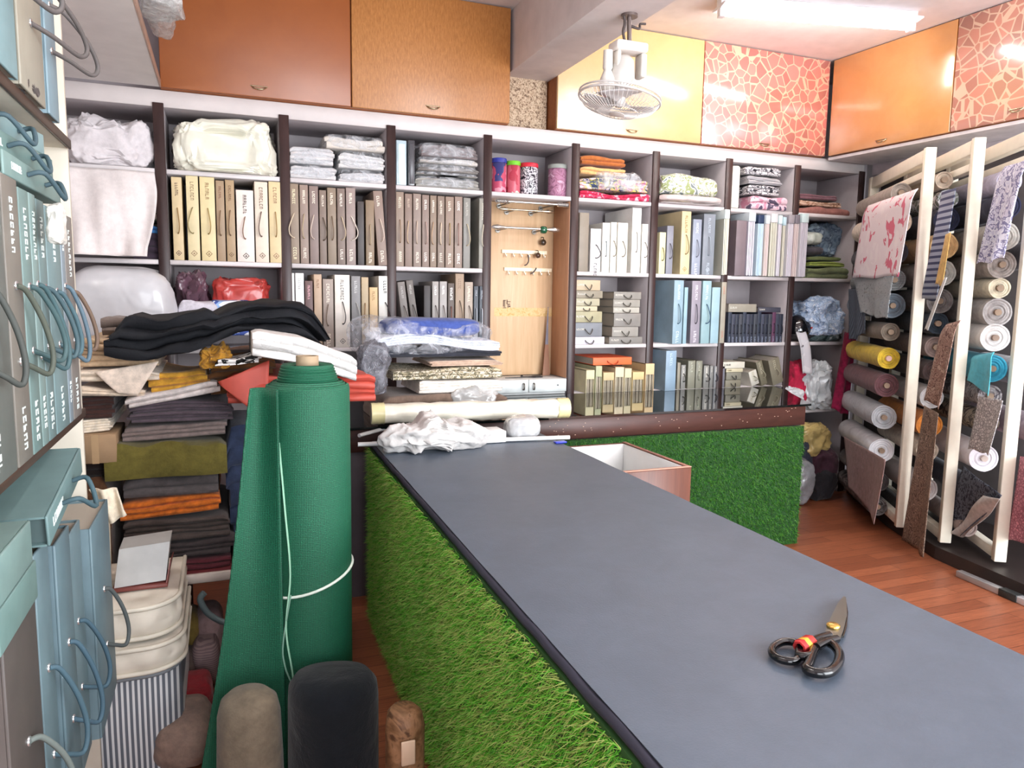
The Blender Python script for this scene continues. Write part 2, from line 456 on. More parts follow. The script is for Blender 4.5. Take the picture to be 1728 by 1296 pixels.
# faded band and stencil mark printed on the plywood
g = G(); a = onY(834, 519, 4.558); c = onY(934, 534, 4.558)
g.box((a.x - SH0.x, 4.5585 - SH0.y, c.z), (c.x - SH0.x, 4.5598 - SH0.y, a.z))
g.make('faded_frieze', blotch([(206, 168, 110), (222, 190, 140), (196, 158, 92)], 30, .55, False, 1.5), shelving, smooth=False)
g = G(); a = onY(855, 512, 4.558) - SH0
for x0, y0, x1, y1 in ((-.018, .014, -.014, -.016), (-.018, .016, -.004, .013), (-.011, .016, -.008, -.018), (.0, .018, .004, -.004), (.004, .01, .02, .007), (.004, -.002, .018, -.006), (.006, -.008, .01, -.02), (.013, -.01, .019, -.018), (-.018, -.02, -.002, -.023)):
    g.box((a.x + 1.35 * min(x0, x1), a.y - .0002, a.z + 1.35 * min(y0, y1)), (a.x + 1.35 * max(x0, x1), a.y + .0014, a.z + 1.35 * max(y0, y1)))
g.make('stencil_mark', plain((58, 40, 30), .7), shelving, smooth=False)
# low white cupboard in the plywood bay
cup = thing('white_cupboard', 'low white two-door cupboard at the foot of the plywood-backed bay', 'cupboard', (1.8, 4.42, .8505))
g = G(); g.rbox((-.262, -.1, 0), (.262, .29, .098), .002, seg=1); g.make('body', plain((206, 208, 206), .4), cup)
for k, (xa, xb) in enumerate(((-.262, -.004), (.001, .262))):
    g = G(); g.rbox((xa, -.118, .018), (xb, -.101, .098), .002, seg=1); d = g.make('door', plain((222, 228, 226), .35), cup)
    hx = xb - .035 if k == 0 else xa + .03
    g = G(); g.tube(bez([(hx, -.118, .075), (hx, -.135, .072), (hx, -.135, .04), (hx, -.118, .037)], 12), .005, 6); g.make('handle', plain((120, 115, 108), .3, .8), d)
g = G(); g.lathe([(.006, 0), (.006, .004), (0, .005)], 10, Matrix.Translation((.2, -.118, .06)) @ Matrix.Rotation(R(90), 4, 'X')); g.make('lock', plain((90, 90, 90), .3, .8), cup)

# ------------------------------------------------------------------ loft cabinets
def handle_part(parent, x, z, y=-.0, w=.075, M=None):
    g = G(); pts = bez([(x - w / 2, y, z + .006), (x - w * .3, y - .014, z - .006), (x, y - .018, z - .011), (x + w * .3, y - .014, z - .006), (x + w / 2, y, z + .006)], 16)
    g.tube(pts, .0042, 6); g.tube([(x - w / 2 - .006, y - .002, z + .008), (x + w / 2 + .006, y - .002, z + .008)], .003, 6)
    g.make('handle', plain((170, 150, 120), .25, .9), parent)
def loft(name, label, x0, x1, split, mats, handles, loc, rotz, depth=.42, zt=3.158, zb=2.496):
    t = thing(name, label, 'cabinet', loc, (0, 0, rotz))
    g = G(); g.rbox((x0, .024, zb), (x1, depth, zt), .003, seg=1); g.make('carcass', wood((120, 66, 34), (150, 88, 46), (2, 20, 20), .5), t)
    for (a, b), mt, (hx, hz) in zip(((x0 + .002, split - .003), (split + .003, x1 - .002)), mats, handles):
        g = G(); g.rbox((a, 0, zb + .004), (b, .021, zt - .004), .004); d = g.make('door', mt, t)
        handle_part(d, hx, hz)
    return t
def gloss(c1, c2, sc, nz, rough=.4): return wood(c1, c2, sc, rough, 1.0, 7, nz, coat_r=.18)
h1 = onY(437, 149, 4.29); h2 = onY(730, 182, 4.29); h3 = onY(1065, 222, 4.29); h4 = onY(1288, 245, 4.29)
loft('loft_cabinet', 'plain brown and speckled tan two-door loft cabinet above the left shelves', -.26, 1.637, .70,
     [wood((140, 74, 28), (152, 84, 34), (2, 2, 2), .45, .3, 7, 3, coat_r=.25), wood((150, 92, 40), (192, 132, 70), (60, 60, 14), .45, .3, 9, 2.0, coat_r=.25)],  # plain door: same laminate as the orange doors, shade put into its colour
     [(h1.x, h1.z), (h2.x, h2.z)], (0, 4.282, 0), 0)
PAT = vor_lines((184, 106, 96), (216, 168, 140), 14.5, .05, .42, 1.0, .12)
loft('loft_cabinet', 'orange and tile-patterned two-door loft cabinet above the right shelves, right of beam', 1.945, 4.06, 3.0,
     [gloss((208, 168, 112), (220, 182, 126), (2, 2, 2), 3), PAT], [(h3.x, h3.z), (h4.x, h4.z)], (0, 4.282, 0), 0)  # plain door: same laminate again, lamp light put into its paler colour
ang = math.atan2(-1.366, .1)
Pc = Vector((4.068, 4.27, 0)); ux = Vector((math.cos(ang), math.sin(ang), 0)); nv = Vector((-ux.y, ux.x, 0))
def along(px, py):                                  # where a pixel meets the right cabinet's front
    d = ray(px, py); nn = (-ux.y, ux.x); t = (nn[0] * Pc.x + nn[1] * Pc.y) / (nn[0] * d[0] + nn[1] * d[1])
    p = Vector((d[0] * t, d[1] * t, CZ + d[2] * t)); return (p - Pc).dot(ux), p.z
s1, _ = along(1608, 150); hh1 = along(1487, 238); hh2 = along(1716, 186)
loft('loft_cabinet', 'orange and tile-patterned two-door loft cabinet above the fabric roll rack', .005, 2.5, s1,
     [gloss((192, 128, 66), (206, 144, 80), (2, 2, 2), 3), vor_lines((188, 124, 104), (220, 188, 160), 14.5, .05, .42, 1.0, .12)], [hh1, hh2], Pc, ang, .36)  # orange door: same laminate, brightness of the light put into its colour
# white boarding under the right-hand cabinets
sof = thing('soffit_boarding', 'white soffit boarding under the cabinets above the fabric roll rack', 'soffit', (4.5, 3.2, 2.47))
g = G(); g.prism([(4.09 - 4.5, 4.28 - 3.2), (4.94 - 4.5, 4.28 - 3.2), (4.94 - 4.5, 1.75 - 3.2), (4.27 - 4.5, 1.75 - 3.2)], .004, .024); g.make('panel', plain((216, 210, 212), .5), sof, smooth=False)
g = G(); g.rbox((4.5 - 4.5, 1.75 - 3.2, -.075), (4.525 - 4.5, 4.27 - 3.2, .003), .002, seg=1); g.make('fascia', plain((206, 198, 204), .5), sof)
# open loft shelf over the left wall
lof = thing('loft_shelf', 'white open loft shelf overhead along the left wall', 'shelf', (-.6, 2.6, 2.496))
g = G(); g.rbox((-.395, -2.6, 0), (.338, 1.67, .035), .002, seg=1); g.make('board', plain((242, 238, 235), .5, var=.02), lof)
g = G(); g.rbox((.3385, -2.6, -.002), (.346, 1.67, .036), .002, seg=1); g.make('edge_strip', plain((196, 160, 140), .5), lof)

# ------------------------------------------------------------------ lights
tl = thing('tube_light', 'white batten fluorescent tube light glowing on the ceiling', 'light', (0, 0, 0))
A = onZ(1213, 14, 3.1); B = onZ(1542, 40, 3.1); Dv = (B - A); Ln = Dv.length; an = math.atan2(Dv.y, Dv.x)
tl.location = ((A + B) / 2).x, ((A + B) / 2).y, 3.158; tl.rotation_euler = (0, 0, an)
TW = plain((232, 232, 236), .4)
g = G(); g.prism([(-.085, -.045), (-.085, -.0525), (-.03, -.06), (.03, -.06), (.085, -.0525), (.085, -.045), (.03, -.04), (.03, 0), (-.03, 0), (-.03, -.04)], -Ln / 2, Ln / 2)
g.V = [Vector((v.z, v.x, v.y)) for v in g.V]; g.make('batten', TW, tl, smooth=False)
GLOW = emis((255, 250, 244), 54)
g = G(); g.tube([(-Ln / 2 + .035, 0, -.085), (Ln / 2 - .035, 0, -.085)], .0135, 12); g.make('tube', GLOW, tl)
for sx in (-1, 1):
    g = G(); g.rbox((sx * Ln / 2 - (.035 if sx > 0 else 0), -.022, -.105), (sx * Ln / 2 + (0 if sx > 0 else .035), .022, -.061), .004); g.make('end_cap', TW, tl)
t2 = thing('tube_light', 'assumed second batten tube light, unseen, on the ceiling nearer the shop front', 'light', (2.9, 1.2, 3.158), (0, 0, an))  # assumed lamp out of view, brightens the near end of the table
g = G(); g.prism([(-.085, -.045), (-.085, -.0525), (-.03, -.06), (.03, -.06), (.085, -.0525), (.085, -.045), (.03, -.04), (.03, 0), (-.03, 0), (-.03, -.04)], -.6, .6)
g.V = [Vector((v.z, v.x, v.y)) for v in g.V]; g.make('batten', TW, t2, smooth=False)
g = G(); g.tube([(-.565, 0, -.085), (.565, 0, -.085)], .0135, 12); g.make('tube', GLOW, t2)
w = bpy.data.worlds.new('world'); scene.world = w; w.use_nodes = True
w.node_tree.nodes['Background'].inputs[0].default_value = lin((225, 235, 255)); w.node_tree.nodes['Background'].inputs[1].default_value = 1.0
def area(name, loc, rot, sx, sy, power, col):
    l = bpy.data.lights.new(name, 'AREA'); l.shape = 'RECTANGLE'; l.size = sx; l.size_y = sy; l.energy = power; l.color = col
    o = bpy.data.objects.new(name, l); COL.objects.link(o); o.location = loc; o.rotation_euler = rot; return o
# added unseen lamps, then daylight through the open shop front behind the photographer
GLOW3 = emis((255, 250, 244), 55)
t3 = thing('tube_light', 'added third batten tube light, unseen, on the ceiling left of the concrete beam', 'light', (.1, 1.0, 3.158), (0, 0, R(90)))  # unseen lamp added to brighten the beam's left face and the grass
g = G(); g.prism([(-.085, -.045), (-.085, -.0525), (-.03, -.06), (.03, -.06), (.085, -.0525), (.085, -.045), (.03, -.04), (.03, 0), (-.03, 0), (-.03, -.04)], -.6, .6)
g.V = [Vector((v.z, v.x, v.y)) for v in g.V]; g.make('batten', TW, t3, smooth=False)
g = G(); g.tube([(-.565, 0, -.085), (.565, 0, -.085)], .0135, 12); g.make('tube', GLOW3, t3)
t4 = thing('added_wall_lamp', 'added short tube light, out of view, high on the left wall behind the book rack', 'light', (-.998, 2.85, 2.36), (0, 0, R(90)))  # unseen lamp added to brighten the underside of the left loft
g = G(); g.rbox((-.3, -.03, -.02), (.3, -.001, .02), .003); g.make('batten', TW, t4)
g = G(); g.tube([(-.28, -.05, 0), (.28, -.05, 0)], .0135, 12); g.make('tube', emis((255, 250, 244), 46), t4)
area('added_rear_fill', (.3, -1.5, 1.3), (R(92), 0, 0), 1.2, 1.5, 28, (.94, .97, 1.0))  # no door known here; fill light added for the grass and left aisle
area('shop_front_daylight', (3.1, -1.5, 1.5), (R(90), 0, 0), 3.5, 2.6, 240, (.92, .96, 1.0))

# ------------------------------------------------------------------ cutting table
TZ = .82
def lx(y): return .613 + (y - 3.125) * .0187
def rx(y): return 1.403 + (y - 2.948) * .011
tab = thing('cutting_table', 'long cutting table with dark grey cloth top and artificial grass sides', 'table', (1.0, 1.7, 0))
T0 = Vector((1.0, 1.7, 0))
y0, y1 = .25, 3.27
def cloth_top():
    mt, nt, N, L, b = nodes_of('grey_table_cloth')
    v = coords(nt)
    L.new(ramp(nt, noise_tex(nt, v, 7, 8, .75, .3), [(.3, (74, 85, 98)), (.7, (86, 97, 111))]), b.inputs['Base Color'])
    b.inputs['Roughness'].default_value = .46; b.inputs['Specular IOR Level'].default_value = .6
    bump(nt, b, noise_tex(nt, v, 260, 2), .12, .004); return mt
g = G(); nx, ny = 14, 60; V = []
for j in range(ny + 1):
    y = y0 + (y1 - y0) * j / ny
    for i in range(nx + 1):
        x = lx(y) - .008 + (rx(y) + .008 - lx(y) + .008) * i / nx
        V.append(Vector((x, y, TZ + .0015 * noise.noise(Vector((x * 5, y * 5, 1))))) - T0)
Fc = [(j * (nx + 1) + i, j * (nx + 1) + i + 1, (j + 1) * (nx + 1) + i + 1, (j + 1) * (nx + 1) + i) for j in range(ny) for i in range(nx)]
o = mk('cloth_top', V, Fc, cloth_top(), tab)
g = G(); g.prism([(lx(y0) - .006 - T0.x, y0 - T0.y), (rx(y0) + .007 - T0.x, y0 - T0.y), (rx(y1) + .007 - T0.x, y1 - T0.y), (lx(y1) - .006 - T0.x, y1 - T0.y)], TZ - .021, TZ - .0025)
g.make('top_board', plain((70, 74, 84), .7), tab, smooth=False)
g = G(); g.prism([(lx(y0) - T0.x, y0 - T0.y), (rx(y0) - T0.x, y0 - T0.y), (rx(y1) - T0.x, y1 - T0.y), (lx(y1) - T0.x, y1 - T0.y)], .0, TZ - .022)
g.make('carcass', plain((40, 42, 40), .8), tab, smooth=False)
g = G()
for xo, s in ((lambda y: lx(y) - .0105, 1),):
    pts = []
    for j in range(121):
        y = y0 + (y1 - y0) * j / 120
        pts.append(Vector((xo(y) + .003 * noise.noise(Vector((y * 14, 3, 0))), y, TZ - .012 + .004 * noise.noise(Vector((y * 9, 0, 2))))) - T0)
    g.tube(pts, .0105, 6)
g.make('hem', plain((44, 44, 58), .8), tab)
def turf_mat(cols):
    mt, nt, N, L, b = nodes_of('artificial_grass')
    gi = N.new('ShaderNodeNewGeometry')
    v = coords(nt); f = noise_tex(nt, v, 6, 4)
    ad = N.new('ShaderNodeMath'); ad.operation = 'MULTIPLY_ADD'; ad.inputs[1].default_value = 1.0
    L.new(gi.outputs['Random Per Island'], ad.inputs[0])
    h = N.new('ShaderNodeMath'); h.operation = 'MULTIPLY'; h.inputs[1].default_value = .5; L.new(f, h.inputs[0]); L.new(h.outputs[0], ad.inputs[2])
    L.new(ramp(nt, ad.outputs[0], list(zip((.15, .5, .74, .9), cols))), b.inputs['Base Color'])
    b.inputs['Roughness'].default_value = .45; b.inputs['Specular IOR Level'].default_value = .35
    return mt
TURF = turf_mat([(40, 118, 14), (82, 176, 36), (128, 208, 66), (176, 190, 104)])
TURF_SHADED = turf_mat([(18, 66, 14), (34, 98, 22), (54, 122, 34), (84, 140, 50)])  # same artificial grass, darkened to paint in the shade on the counter front
def turf(name, parent, fn, n, ua, ub, va, vb, normal, org, seed, ln=.026, w=.0022, mat=None):
    """grass blades standing off a backing; fn(u, v) gives the root point"""
    rg = np.random.default_rng(seed)
    U = rg.uniform(ua, ub, n); Vv = rg.uniform(va, vb, n)
    P = fn(U, Vv)
    nrm = np.array(normal, float); tang = np.array([-normal[1], normal[0], 0.0])
    d = nrm[None] * rg.uniform(.5, 1.0, n)[:, None] + tang[None] * rg.normal(0, .5, n)[:, None] + np.array([0, 0, 1.0])[None] * rg.normal(-.1, .55, n)[:, None]
    d /= np.linalg.norm(d, axis=1)[:, None]
    L_ = ln * rg.uniform(.6, 1.25, n)
    sd = np.cross(d, rg.normal(0, 1, (n, 3))); sd /= np.linalg.norm(sd, axis=1)[:, None]
    Vt = np.empty((n, 3, 3)); Vt[:, 0] = P - sd * w / 2; Vt[:, 1] = P + sd * w / 2; Vt[:, 2] = P + d * L_[:, None] + np.array([0, 0, -.004])
    Vt -= np.array(org)[None, None]
    me = bpy.data.meshes.new(name); me.vertices.add(n * 3); me.vertices.foreach_set('co', Vt.reshape(-1))
    me.loops.add(n * 3); me.loops.foreach_set('vertex_index', np.arange(n * 3, dtype=np.int32))
    me.polygons.add(n); me.polygons.foreach_set('loop_start', np.arange(0, n * 3, 3, dtype=np.int32))
    me.update(); me.validate(); me.materials.append(mat or TURF)
    o = bpy.data.objects.new(name, me); COL.objects.link(o); o.parent = parent; o['kind'] = 'stuff'; return o
lxv = lambda y: .613 + (y - 3.125) * .0187
g = G(); g.prism([(lx(y0) - .021 - T0.x, y0 - T0.y), (lx(y0) - .0005 - T0.x, y0 - T0.y), (lx(y1) - .0005 - T0.x, y1 - T0.y), (lx(y1) - .021 - T0.x, y1 - T0.y)], 0, TZ - .026)
tb = g.make('turf_backing', plain((34, 74, 24), .9), tab, smooth=False)
turf('grass_blades', tb, lambda U, Vv: np.stack([lxv(U) - .019, U, Vv], 1), 90000, .3, y1, .0, TZ - .03, (-1, 0, 0), T0, 5, .03, .0026)
# ------------------------------------------------------------------ glass topped counter
K0 = Vector((2.0, 3.9, 0))
cnt = thing('glass_counter', 'dark glass-topped counter with brown fascia in front of the right shelves', 'counter', K0)
GL = plain((14, 20, 20), .04, coat=.4, var=.02)
P2 = [(.52, 3.46), (3.325, 3.49), (3.56, 3.92), (3.8, 4.3), (.52, 4.3)]
g = G(); g.prism([(x - K0.x, y - K0.y) for x, y in P2], S4 - .012, S4); g.make('glass_top', GL, cnt, smooth=False)
FAS = wood((56, 32, 27), (82, 48, 40), (1.5, 8, 8), .45)
g = G(); g.rbox((.54 - K0.x, 3.485 - K0.y, .725), (3.28 - K0.x, 3.51 - K0.y, S4 - .013), .003, seg=1); g.make('fascia', FAS, cnt)
g = G(); g.prism([(.54 - K0.x, 3.511 - K0.y), (3.27 - K0.x, 3.511 - K0.y), (3.72 - K0.x, 4.29 - K0.y), (.54 - K0.x, 4.29 - K0.y)], 0, S4 - .013); g.make('body', plain((86, 76, 80), .6), cnt, smooth=False)
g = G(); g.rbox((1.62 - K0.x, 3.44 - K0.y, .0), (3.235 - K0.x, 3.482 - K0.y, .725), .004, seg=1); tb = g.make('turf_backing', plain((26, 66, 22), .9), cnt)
turf('grass_blades', tb, lambda U, Vv: np.stack([U, U * 0 + 3.442, Vv], 1), 34000, 1.62, 3.235, .0, .73, (0, -1, 0), K0, 6, .024, .003, TURF_SHADED)
g = G()
for k in range(46):
    x = rnd.uniform(1.45, 3.2); z = rnd.uniform(.745, .83); g.box((x - K0.x, 3.4835 - K0.y, z), (x + .006 - K0.x, 3.4856 - K0.y, z + .003))
o = g.make('paint_specks', plain((190, 160, 140), .7), cnt, smooth=False); o['kind'] = 'stuff'

# ------------------------------------------------------------------ open white box with veneered front
ob = thing('open_box', 'open-topped box with white inside and red-brown wood front beside the cutting table', 'box', (1.6, 2.77, 0))
VEN = wood((78, 44, 33), (108, 64, 48), (20, 20, 1.2), .4); WI = plain((226, 226, 224), .5, var=.02)
bx0, bx1, by0, by1, bz = -.165, .175, -.27, .27, .79
def bp(name, lo, hi, mat, par=ob): g = G(); g.rbox(lo, hi, .002, seg=1); return g.make(name, mat, par)
bp('front_panel', (bx0, by0, 0), (bx1, by0 + .018, bz), VEN); bp('back_panel', (bx0, by1 - .018, 0), (bx1, by1, bz), VEN)
bp('side_panel', (bx1 - .018, by0 + .0185, 0), (bx1, by1 - .0185, bz), VEN); bp('side_panel', (bx0, by0 + .0185, 0), (bx0 + .018, by1 - .0185, bz), VEN)
ln_ = [('lining', (bx0 + .0185, by1 - .022, .5), (bx1 - .0185, by1 - .0182, bz - .002)), ('lining', (bx1 - .022, by0 + .019, .5), (bx1 - .0182, by1 - .0225, bz - .002)),
       ('lining', (bx0 + .0182, by0 + .019, .5), (bx0 + .022, by1 - .0225, bz - .002)), ('lining', (bx0 + .0185, by0 + .0182, .5), (bx1 - .0225, by0 + .022, bz - .002)), ('inner_floor', (bx0 + .019, by0 + .019, .48), (bx1 - .019, by1 - .019, .499))]
for n_, lo, hi in ln_: bp(n_, lo, hi, WI)
bp('rim_trim', (bx0 - .001, by0 - .001, bz + .0003), (bx1 + .001, by0 + .018, bz + .004), plain((200, 150, 130), .4)); bp('rim_trim', (bx1 - .018, by0 + .019, bz + .0003), (bx1 + .001, by1, bz + .004), plain((150, 100, 84), .4))
bp('slot', (bx1 - .0235, by0 + .2, .58), (bx1 - .0222, by0 + .34, .7), plain((60, 54, 40), .8))
# ------------------------------------------------------------------ sample books
PAGE = stripes((206, 198, 182), (150, 140, 128), 0, 90, .5)
def book(x, z0, w, h, col, label, yf=YF + .004, depth=.33, group=None, cord=None, mark='squig', logo=False, lean=0.0, ink=(232, 226, 214), seed=0, cover=None, txt=None, name='sample_book', rz=0.0, up=False, cr=.0028, eye=(.63, .33), pages=None, rough=.5, out=None):
    r_ = random.Random(seed * 7 + 1)
    lift = abs(math.sin(lean)) * w / 2
    t = thing(name, label, 'sample book', (x, yf, z0 + lift + .0005), (0, lean, rz), group)
    gy = sum(col) / 3; col = tuple(.82 * c_ + .18 * gy for c_ in col)
    cm = plain(col, rough, var=.05); b = .0035
    g = G(); g.rbox((-w / 2, 0, 0), (w / 2, .006, h), .002)
    for s in (-1, 1):
        xa, xb = (-w / 2, -w / 2 + b) if s < 0 else (w / 2 - b, w / 2)
        g.box((xa, .0055, 0), (xb, depth, h))
    g.make('cover', cm, t)
    g = G(); g.box((-w / 2 + b + .0003, .007, .003), (w / 2 - b - .0003, depth - .01, h - .006)); g.make('pages', pages or PAGE, t, smooth=False)
    if cord:
        cc, sw = cord; za, zb = h * eye[0], h * eye[1]; o_ = out or min(.022, w * .5)
        pts = bez([(0, -.001, za), (sw * .25, -.012, za - (za - zb) * .12), (sw, -o_, za - (za - zb) * .62), (sw * .8, -o_ * .9, za - (za - zb) * .92), (sw * .15, -.008, zb - .004), (0, .0, zb)], 24)
        if out:
            d_ = za - zb
            pts = bez([(0, -.001, za), (sw * .25, -o_ * .35, za - .08 * d_), (sw * .7, -o_ * .8, za - .5 * d_), (sw, -o_, za - .95 * d_), (sw * .85, -o_ * .85, za - 1.22 * d_), (sw * .3, -o_ * .4, zb - .1 * d_), (0, 0, zb)], 42)
        if out:
            for ze in (za, zb):
                e_ = G(); e_.lathe([(.004, 0), (.009, .0005), (.0085, .003), (.004, .003)], 14, Matrix.Translation((0, 0, ze)) @ Matrix.Rotation(R(90), 4, 'X')); e_.make('eyelet', plain((214, 216, 216), .2, .8), t)
        g = G(); g.tube(pts, cr, 7 if out else 6); g.make('cord_handle', plain(cc, .7), t)
    if txt or mark:
        hh = min(w * .42, .026)
        if txt: g, wd = word(txt, hh)
        else: g, wd = squiggle(r_.choice((5, 6, 7, 8)), hh * .7, r_)
        zt = h * .93; q = G()
        for v in g.V:
            if up: q.V.append(Vector((-(v.y - hh * .5), -v.z - .0004, zt - wd + v.x)))
            else: q.V.append(Vector((v.y - hh * .4, -v.z - .0004, zt - v.x)))
        q.F = g.F
        if mark != 'low': q.make('spine_lettering', plain(ink, .5), t, smooth=False)
        if mark == 'both' or mark == 'low':
            g2, wd2 = squiggle(5, hh * .8, r_); q2 = G(); q2.F = g2.F
            q2.V = [Vector((v.y - hh * .4, -v.z - .0004, h * .2 - v.x)) for v in g2.V]
            q2.make('publisher_mark', plain(ink, .5), t, smooth=False)
    if logo:
        s = min(w * .3, .017); zc = h * .085; g = G()
        for k in range(4):
            a, c = [(0, s), (s, 0), (0, -s), (-s, 0)][k], [(0, s), (s, 0), (0, -s), (-s, 0)][(k + 1) % 4]
            g.add([(a[0], -.0006, zc + a[1]), (c[0], -.0006, zc + c[1]), (c[0] * .72, -.0006, zc + c[1] * .72), (a[0] * .72, -.0006, zc + a[1] * .72), (a[0], .0005, zc + a[1]), (c[0], .0005, zc + c[1]), (c[0] * .72, .0005, zc + c[1] * .72), (a[0] * .72, .0005, zc + a[1] * .72)],
                  [(0, 1, 2, 3), (4, 7, 6, 5), (0, 4, 5, 1), (2, 6, 7, 3), (1, 5, 6, 2), (3, 7, 4, 0)])
        g.add([(-s * .35, -.0006, zc - s * .3), (s * .35, -.0006, zc - s * .3), (0, -.0006, zc + s * .4), (-s * .35, .0005, zc - s * .3), (s * .35, .0005, zc - s * .3), (0, .0005, zc + s * .4)], [(0, 1, 2), (3, 5, 4), (0, 3, 4, 1), (1, 4, 5, 2), (2, 5, 3, 0)])
        g.make('diamond_emblem', plain(ink, .5), t, smooth=False)
    return t
def row(rowname, group, zs, yb, data, yf=YF + .004, **kw):
    """data: (px left, px right, px top, colour, colour word, options)"""
    for i, (a, b, top, col, cw, op) in enumerate(data):
        ym = (top + yb) / 2; A_, B_ = onY(a, ym, yf), onY(b, ym, yf); x = (A_.x + B_.x) / 2
        w_ = max(.012, B_.x - A_.x - .003); h_ = onY((a + b) / 2, top, yf).z - zs
        o = dict(kw); o.update(op); lab = o.pop('label', None) or f'{cw} sample book, {ORD[i]} from left {rowname}'
        book(x, zs, w_, h_, col, lab, yf=yf, group=group, seed=i + int(a), **o)
INK = (90, 72, 50)
tanc = (150, 120, 84)
row('in the tan row under the white plastic bag', 'tan sample books', S2, 438, [
    (290.5, 309, 299, (214, 188, 138), 'Tan', dict(cord=((150, 118, 70), .008), logo=1, ink=(96, 66, 50))),
    (315, 336.5, 297, (222, 202, 150), 'Pale yellow', dict(cord=((140, 126, 84), -.024), logo=1, ink=(140, 112, 80))),
    (338, 364, 299, (226, 204, 146), 'Broad yellow', dict(cord=((160, 136, 80), .012), logo=1, ink=(140, 110, 70))),
    (365, 380, 305, (166, 136, 102), 'Slim brown', dict(cord=((120, 95, 70), -.008), ink=(120, 80, 50))),
    (381, 397, 304, (176, 144, 104), 'Brown', dict(cord=((120, 95, 70), -.01), logo=1, ink=(110, 78, 40))),
    (399, 429, 321, (234, 218, 206), 'Short cream', dict(cord=((140, 110, 90), -.014), logo=1, ink=(70, 50, 45))),
    (430, 453, 307, (226, 208, 186), 'Cream pink', dict(cord=((110, 90, 80), -.016), logo=1, ink=(120, 90, 70))),
    (454, 476, 307, (222, 196, 142), 'Pale tan', dict(cord=((150, 120, 70), .004), logo=1, ink=(150, 110, 80)))])
BR = (138, 118, 104)
W_ = (236, 226, 208)
row('in the row under the white wrapped blankets', 'brown sample books', S2, 444, [
    (488.5, 505, 310, (144, 122, 100), 'Brown', dict(cord=((214, 196, 170), -.03), mark='both', ink=(236, 226, 190))),
    (506, 521, 312, (150, 126, 112), 'Mauve brown', dict(cord=((178, 160, 130), -.012), mark='both', ink=W_)),
    (522, 538, 314, (134, 112, 104), 'Dark mauve', dict(cord=((206, 190, 176), -.02), ink=W_)),
    (539, 551.5, 321, (128, 108, 94), 'Dark brown', dict(cord=((90, 76, 60), .016), ink=W_)),
    (552.5, 568, 317, (140, 120, 98), 'Olive brown', dict(cord=((120, 100, 80), .006), ink=W_)),
    (569, 583, 318, (126, 106, 94), 'Dim brown', dict(cord=((196, 178, 150), .02), mark='both', ink=(240, 234, 220))),
    (584, 600.5, 317, (152, 132, 124), 'Greyish mauve', dict(cord=((226, 214, 200), .034), mark='both', ink=W_)),
    (603, 615, 340, (66, 58, 56), 'Short black', dict(mark=None)),
    (617, 632, 338, (138, 114, 86), 'Short olive', dict(cord=((180, 160, 130), .0), mark='low', ink=W_)),
    (638, 654, 323, (142, 118, 104), 'Leaning brown', dict(cord=((214, 196, 180), .014), mark='both', ink=W_, lean=-.07))])
row('in the brown row under the grey wrapped blankets', 'uniform brown sample books', S2, 453, [
    (668, 682, 324, (146, 124, 106), 'Brown', dict(cord=((150, 124, 100), 0), mark='both', ink=(230, 226, 204))),
    (683, 696, 327, (136, 112, 98), 'Dim brown', dict(cord=((200, 176, 146), -.012), ink=(190, 170, 150))),
    (697, 711, 327, (144, 124, 112), 'Mauve brown', dict(cord=((208, 186, 166), -.008), mark='both', ink=W_)),
    (712, 724.5, 329, (138, 116, 104), 'Reddish brown', dict(cord=((190, 160, 150), .006), mark='both', ink=(246, 240, 230))),
    (725.5, 737, 330, (140, 118, 98), 'Warm brown', dict(cord=((180, 150, 120), -.014), mark='both', ink=(246, 240, 226))),
    (738, 750.5, 331, (134, 114, 98), 'Olive brown', dict(cord=((224, 204, 176), -.008), mark='both', ink=W_)),
    (751.5, 766, 332, (146, 122, 104), 'Wide brown', dict(cord=((150, 126, 80), -.004), mark='both', ink=W_)),
    (767, 780.5, 332, (148, 126, 112), 'Pinkish brown', dict(cord=((150, 116, 106), -.006), mark='both', ink=(246, 242, 234))),
    (781.5, 794, 334, (132, 130, 122), 'Grey', dict(cord=((200, 190, 160), .014), ink=(190, 186, 176))),
    (808, 823, 335, (142, 140, 128), 'Separate grey-green', dict(cord=((206, 198, 176), -.014), ink=(214, 208, 190)))])
row('in the mixed row beside the black folded cloth', 'mixed sample books', S3, 590, [
    (490, 498, 461, (238, 234, 230), 'Slim white', dict(mark=None)),
    (499, 514, 461, (232, 230, 228), 'White', dict(ink=(170, 170, 168))),
    (515, 529, 474, (106, 76, 74), 'Maroon', dict(logo=0, ink=(226, 170, 176))),
    (530, 544, 463, (190, 158, 128), 'Wood-brown', dict(mark='both', ink=(140, 100, 72))),
    (545, 563.5, 471, (160, 142, 130), 'Taupe', dict(cord=((120, 104, 90), -.014), mark='both', ink=(236, 224, 208))),
    (565, 591, 464, (232, 222, 210), 'Wide cream', dict(cord=((42, 40, 42), .014), logo=1, ink=(110, 104, 100))),
    (593, 609, 466, (132, 130, 130), 'Grey', dict(cord=((170, 168, 164), .02), logo=1, ink=(206, 204, 202))),
    (610, 622.5, 468, (184, 160, 122), 'Tan', dict(cord=((140, 104, 66), -.006), mark=None)),
    (623.5, 638, 485, (216, 178, 122), 'Short yellow-tan', dict(mark='both', ink=(160, 120, 66))),
    (639, 661, 466, (228, 224, 214), 'Off-white', dict(cord=((36, 36, 40), .026), ink=(60, 60, 62), mark='both'))])
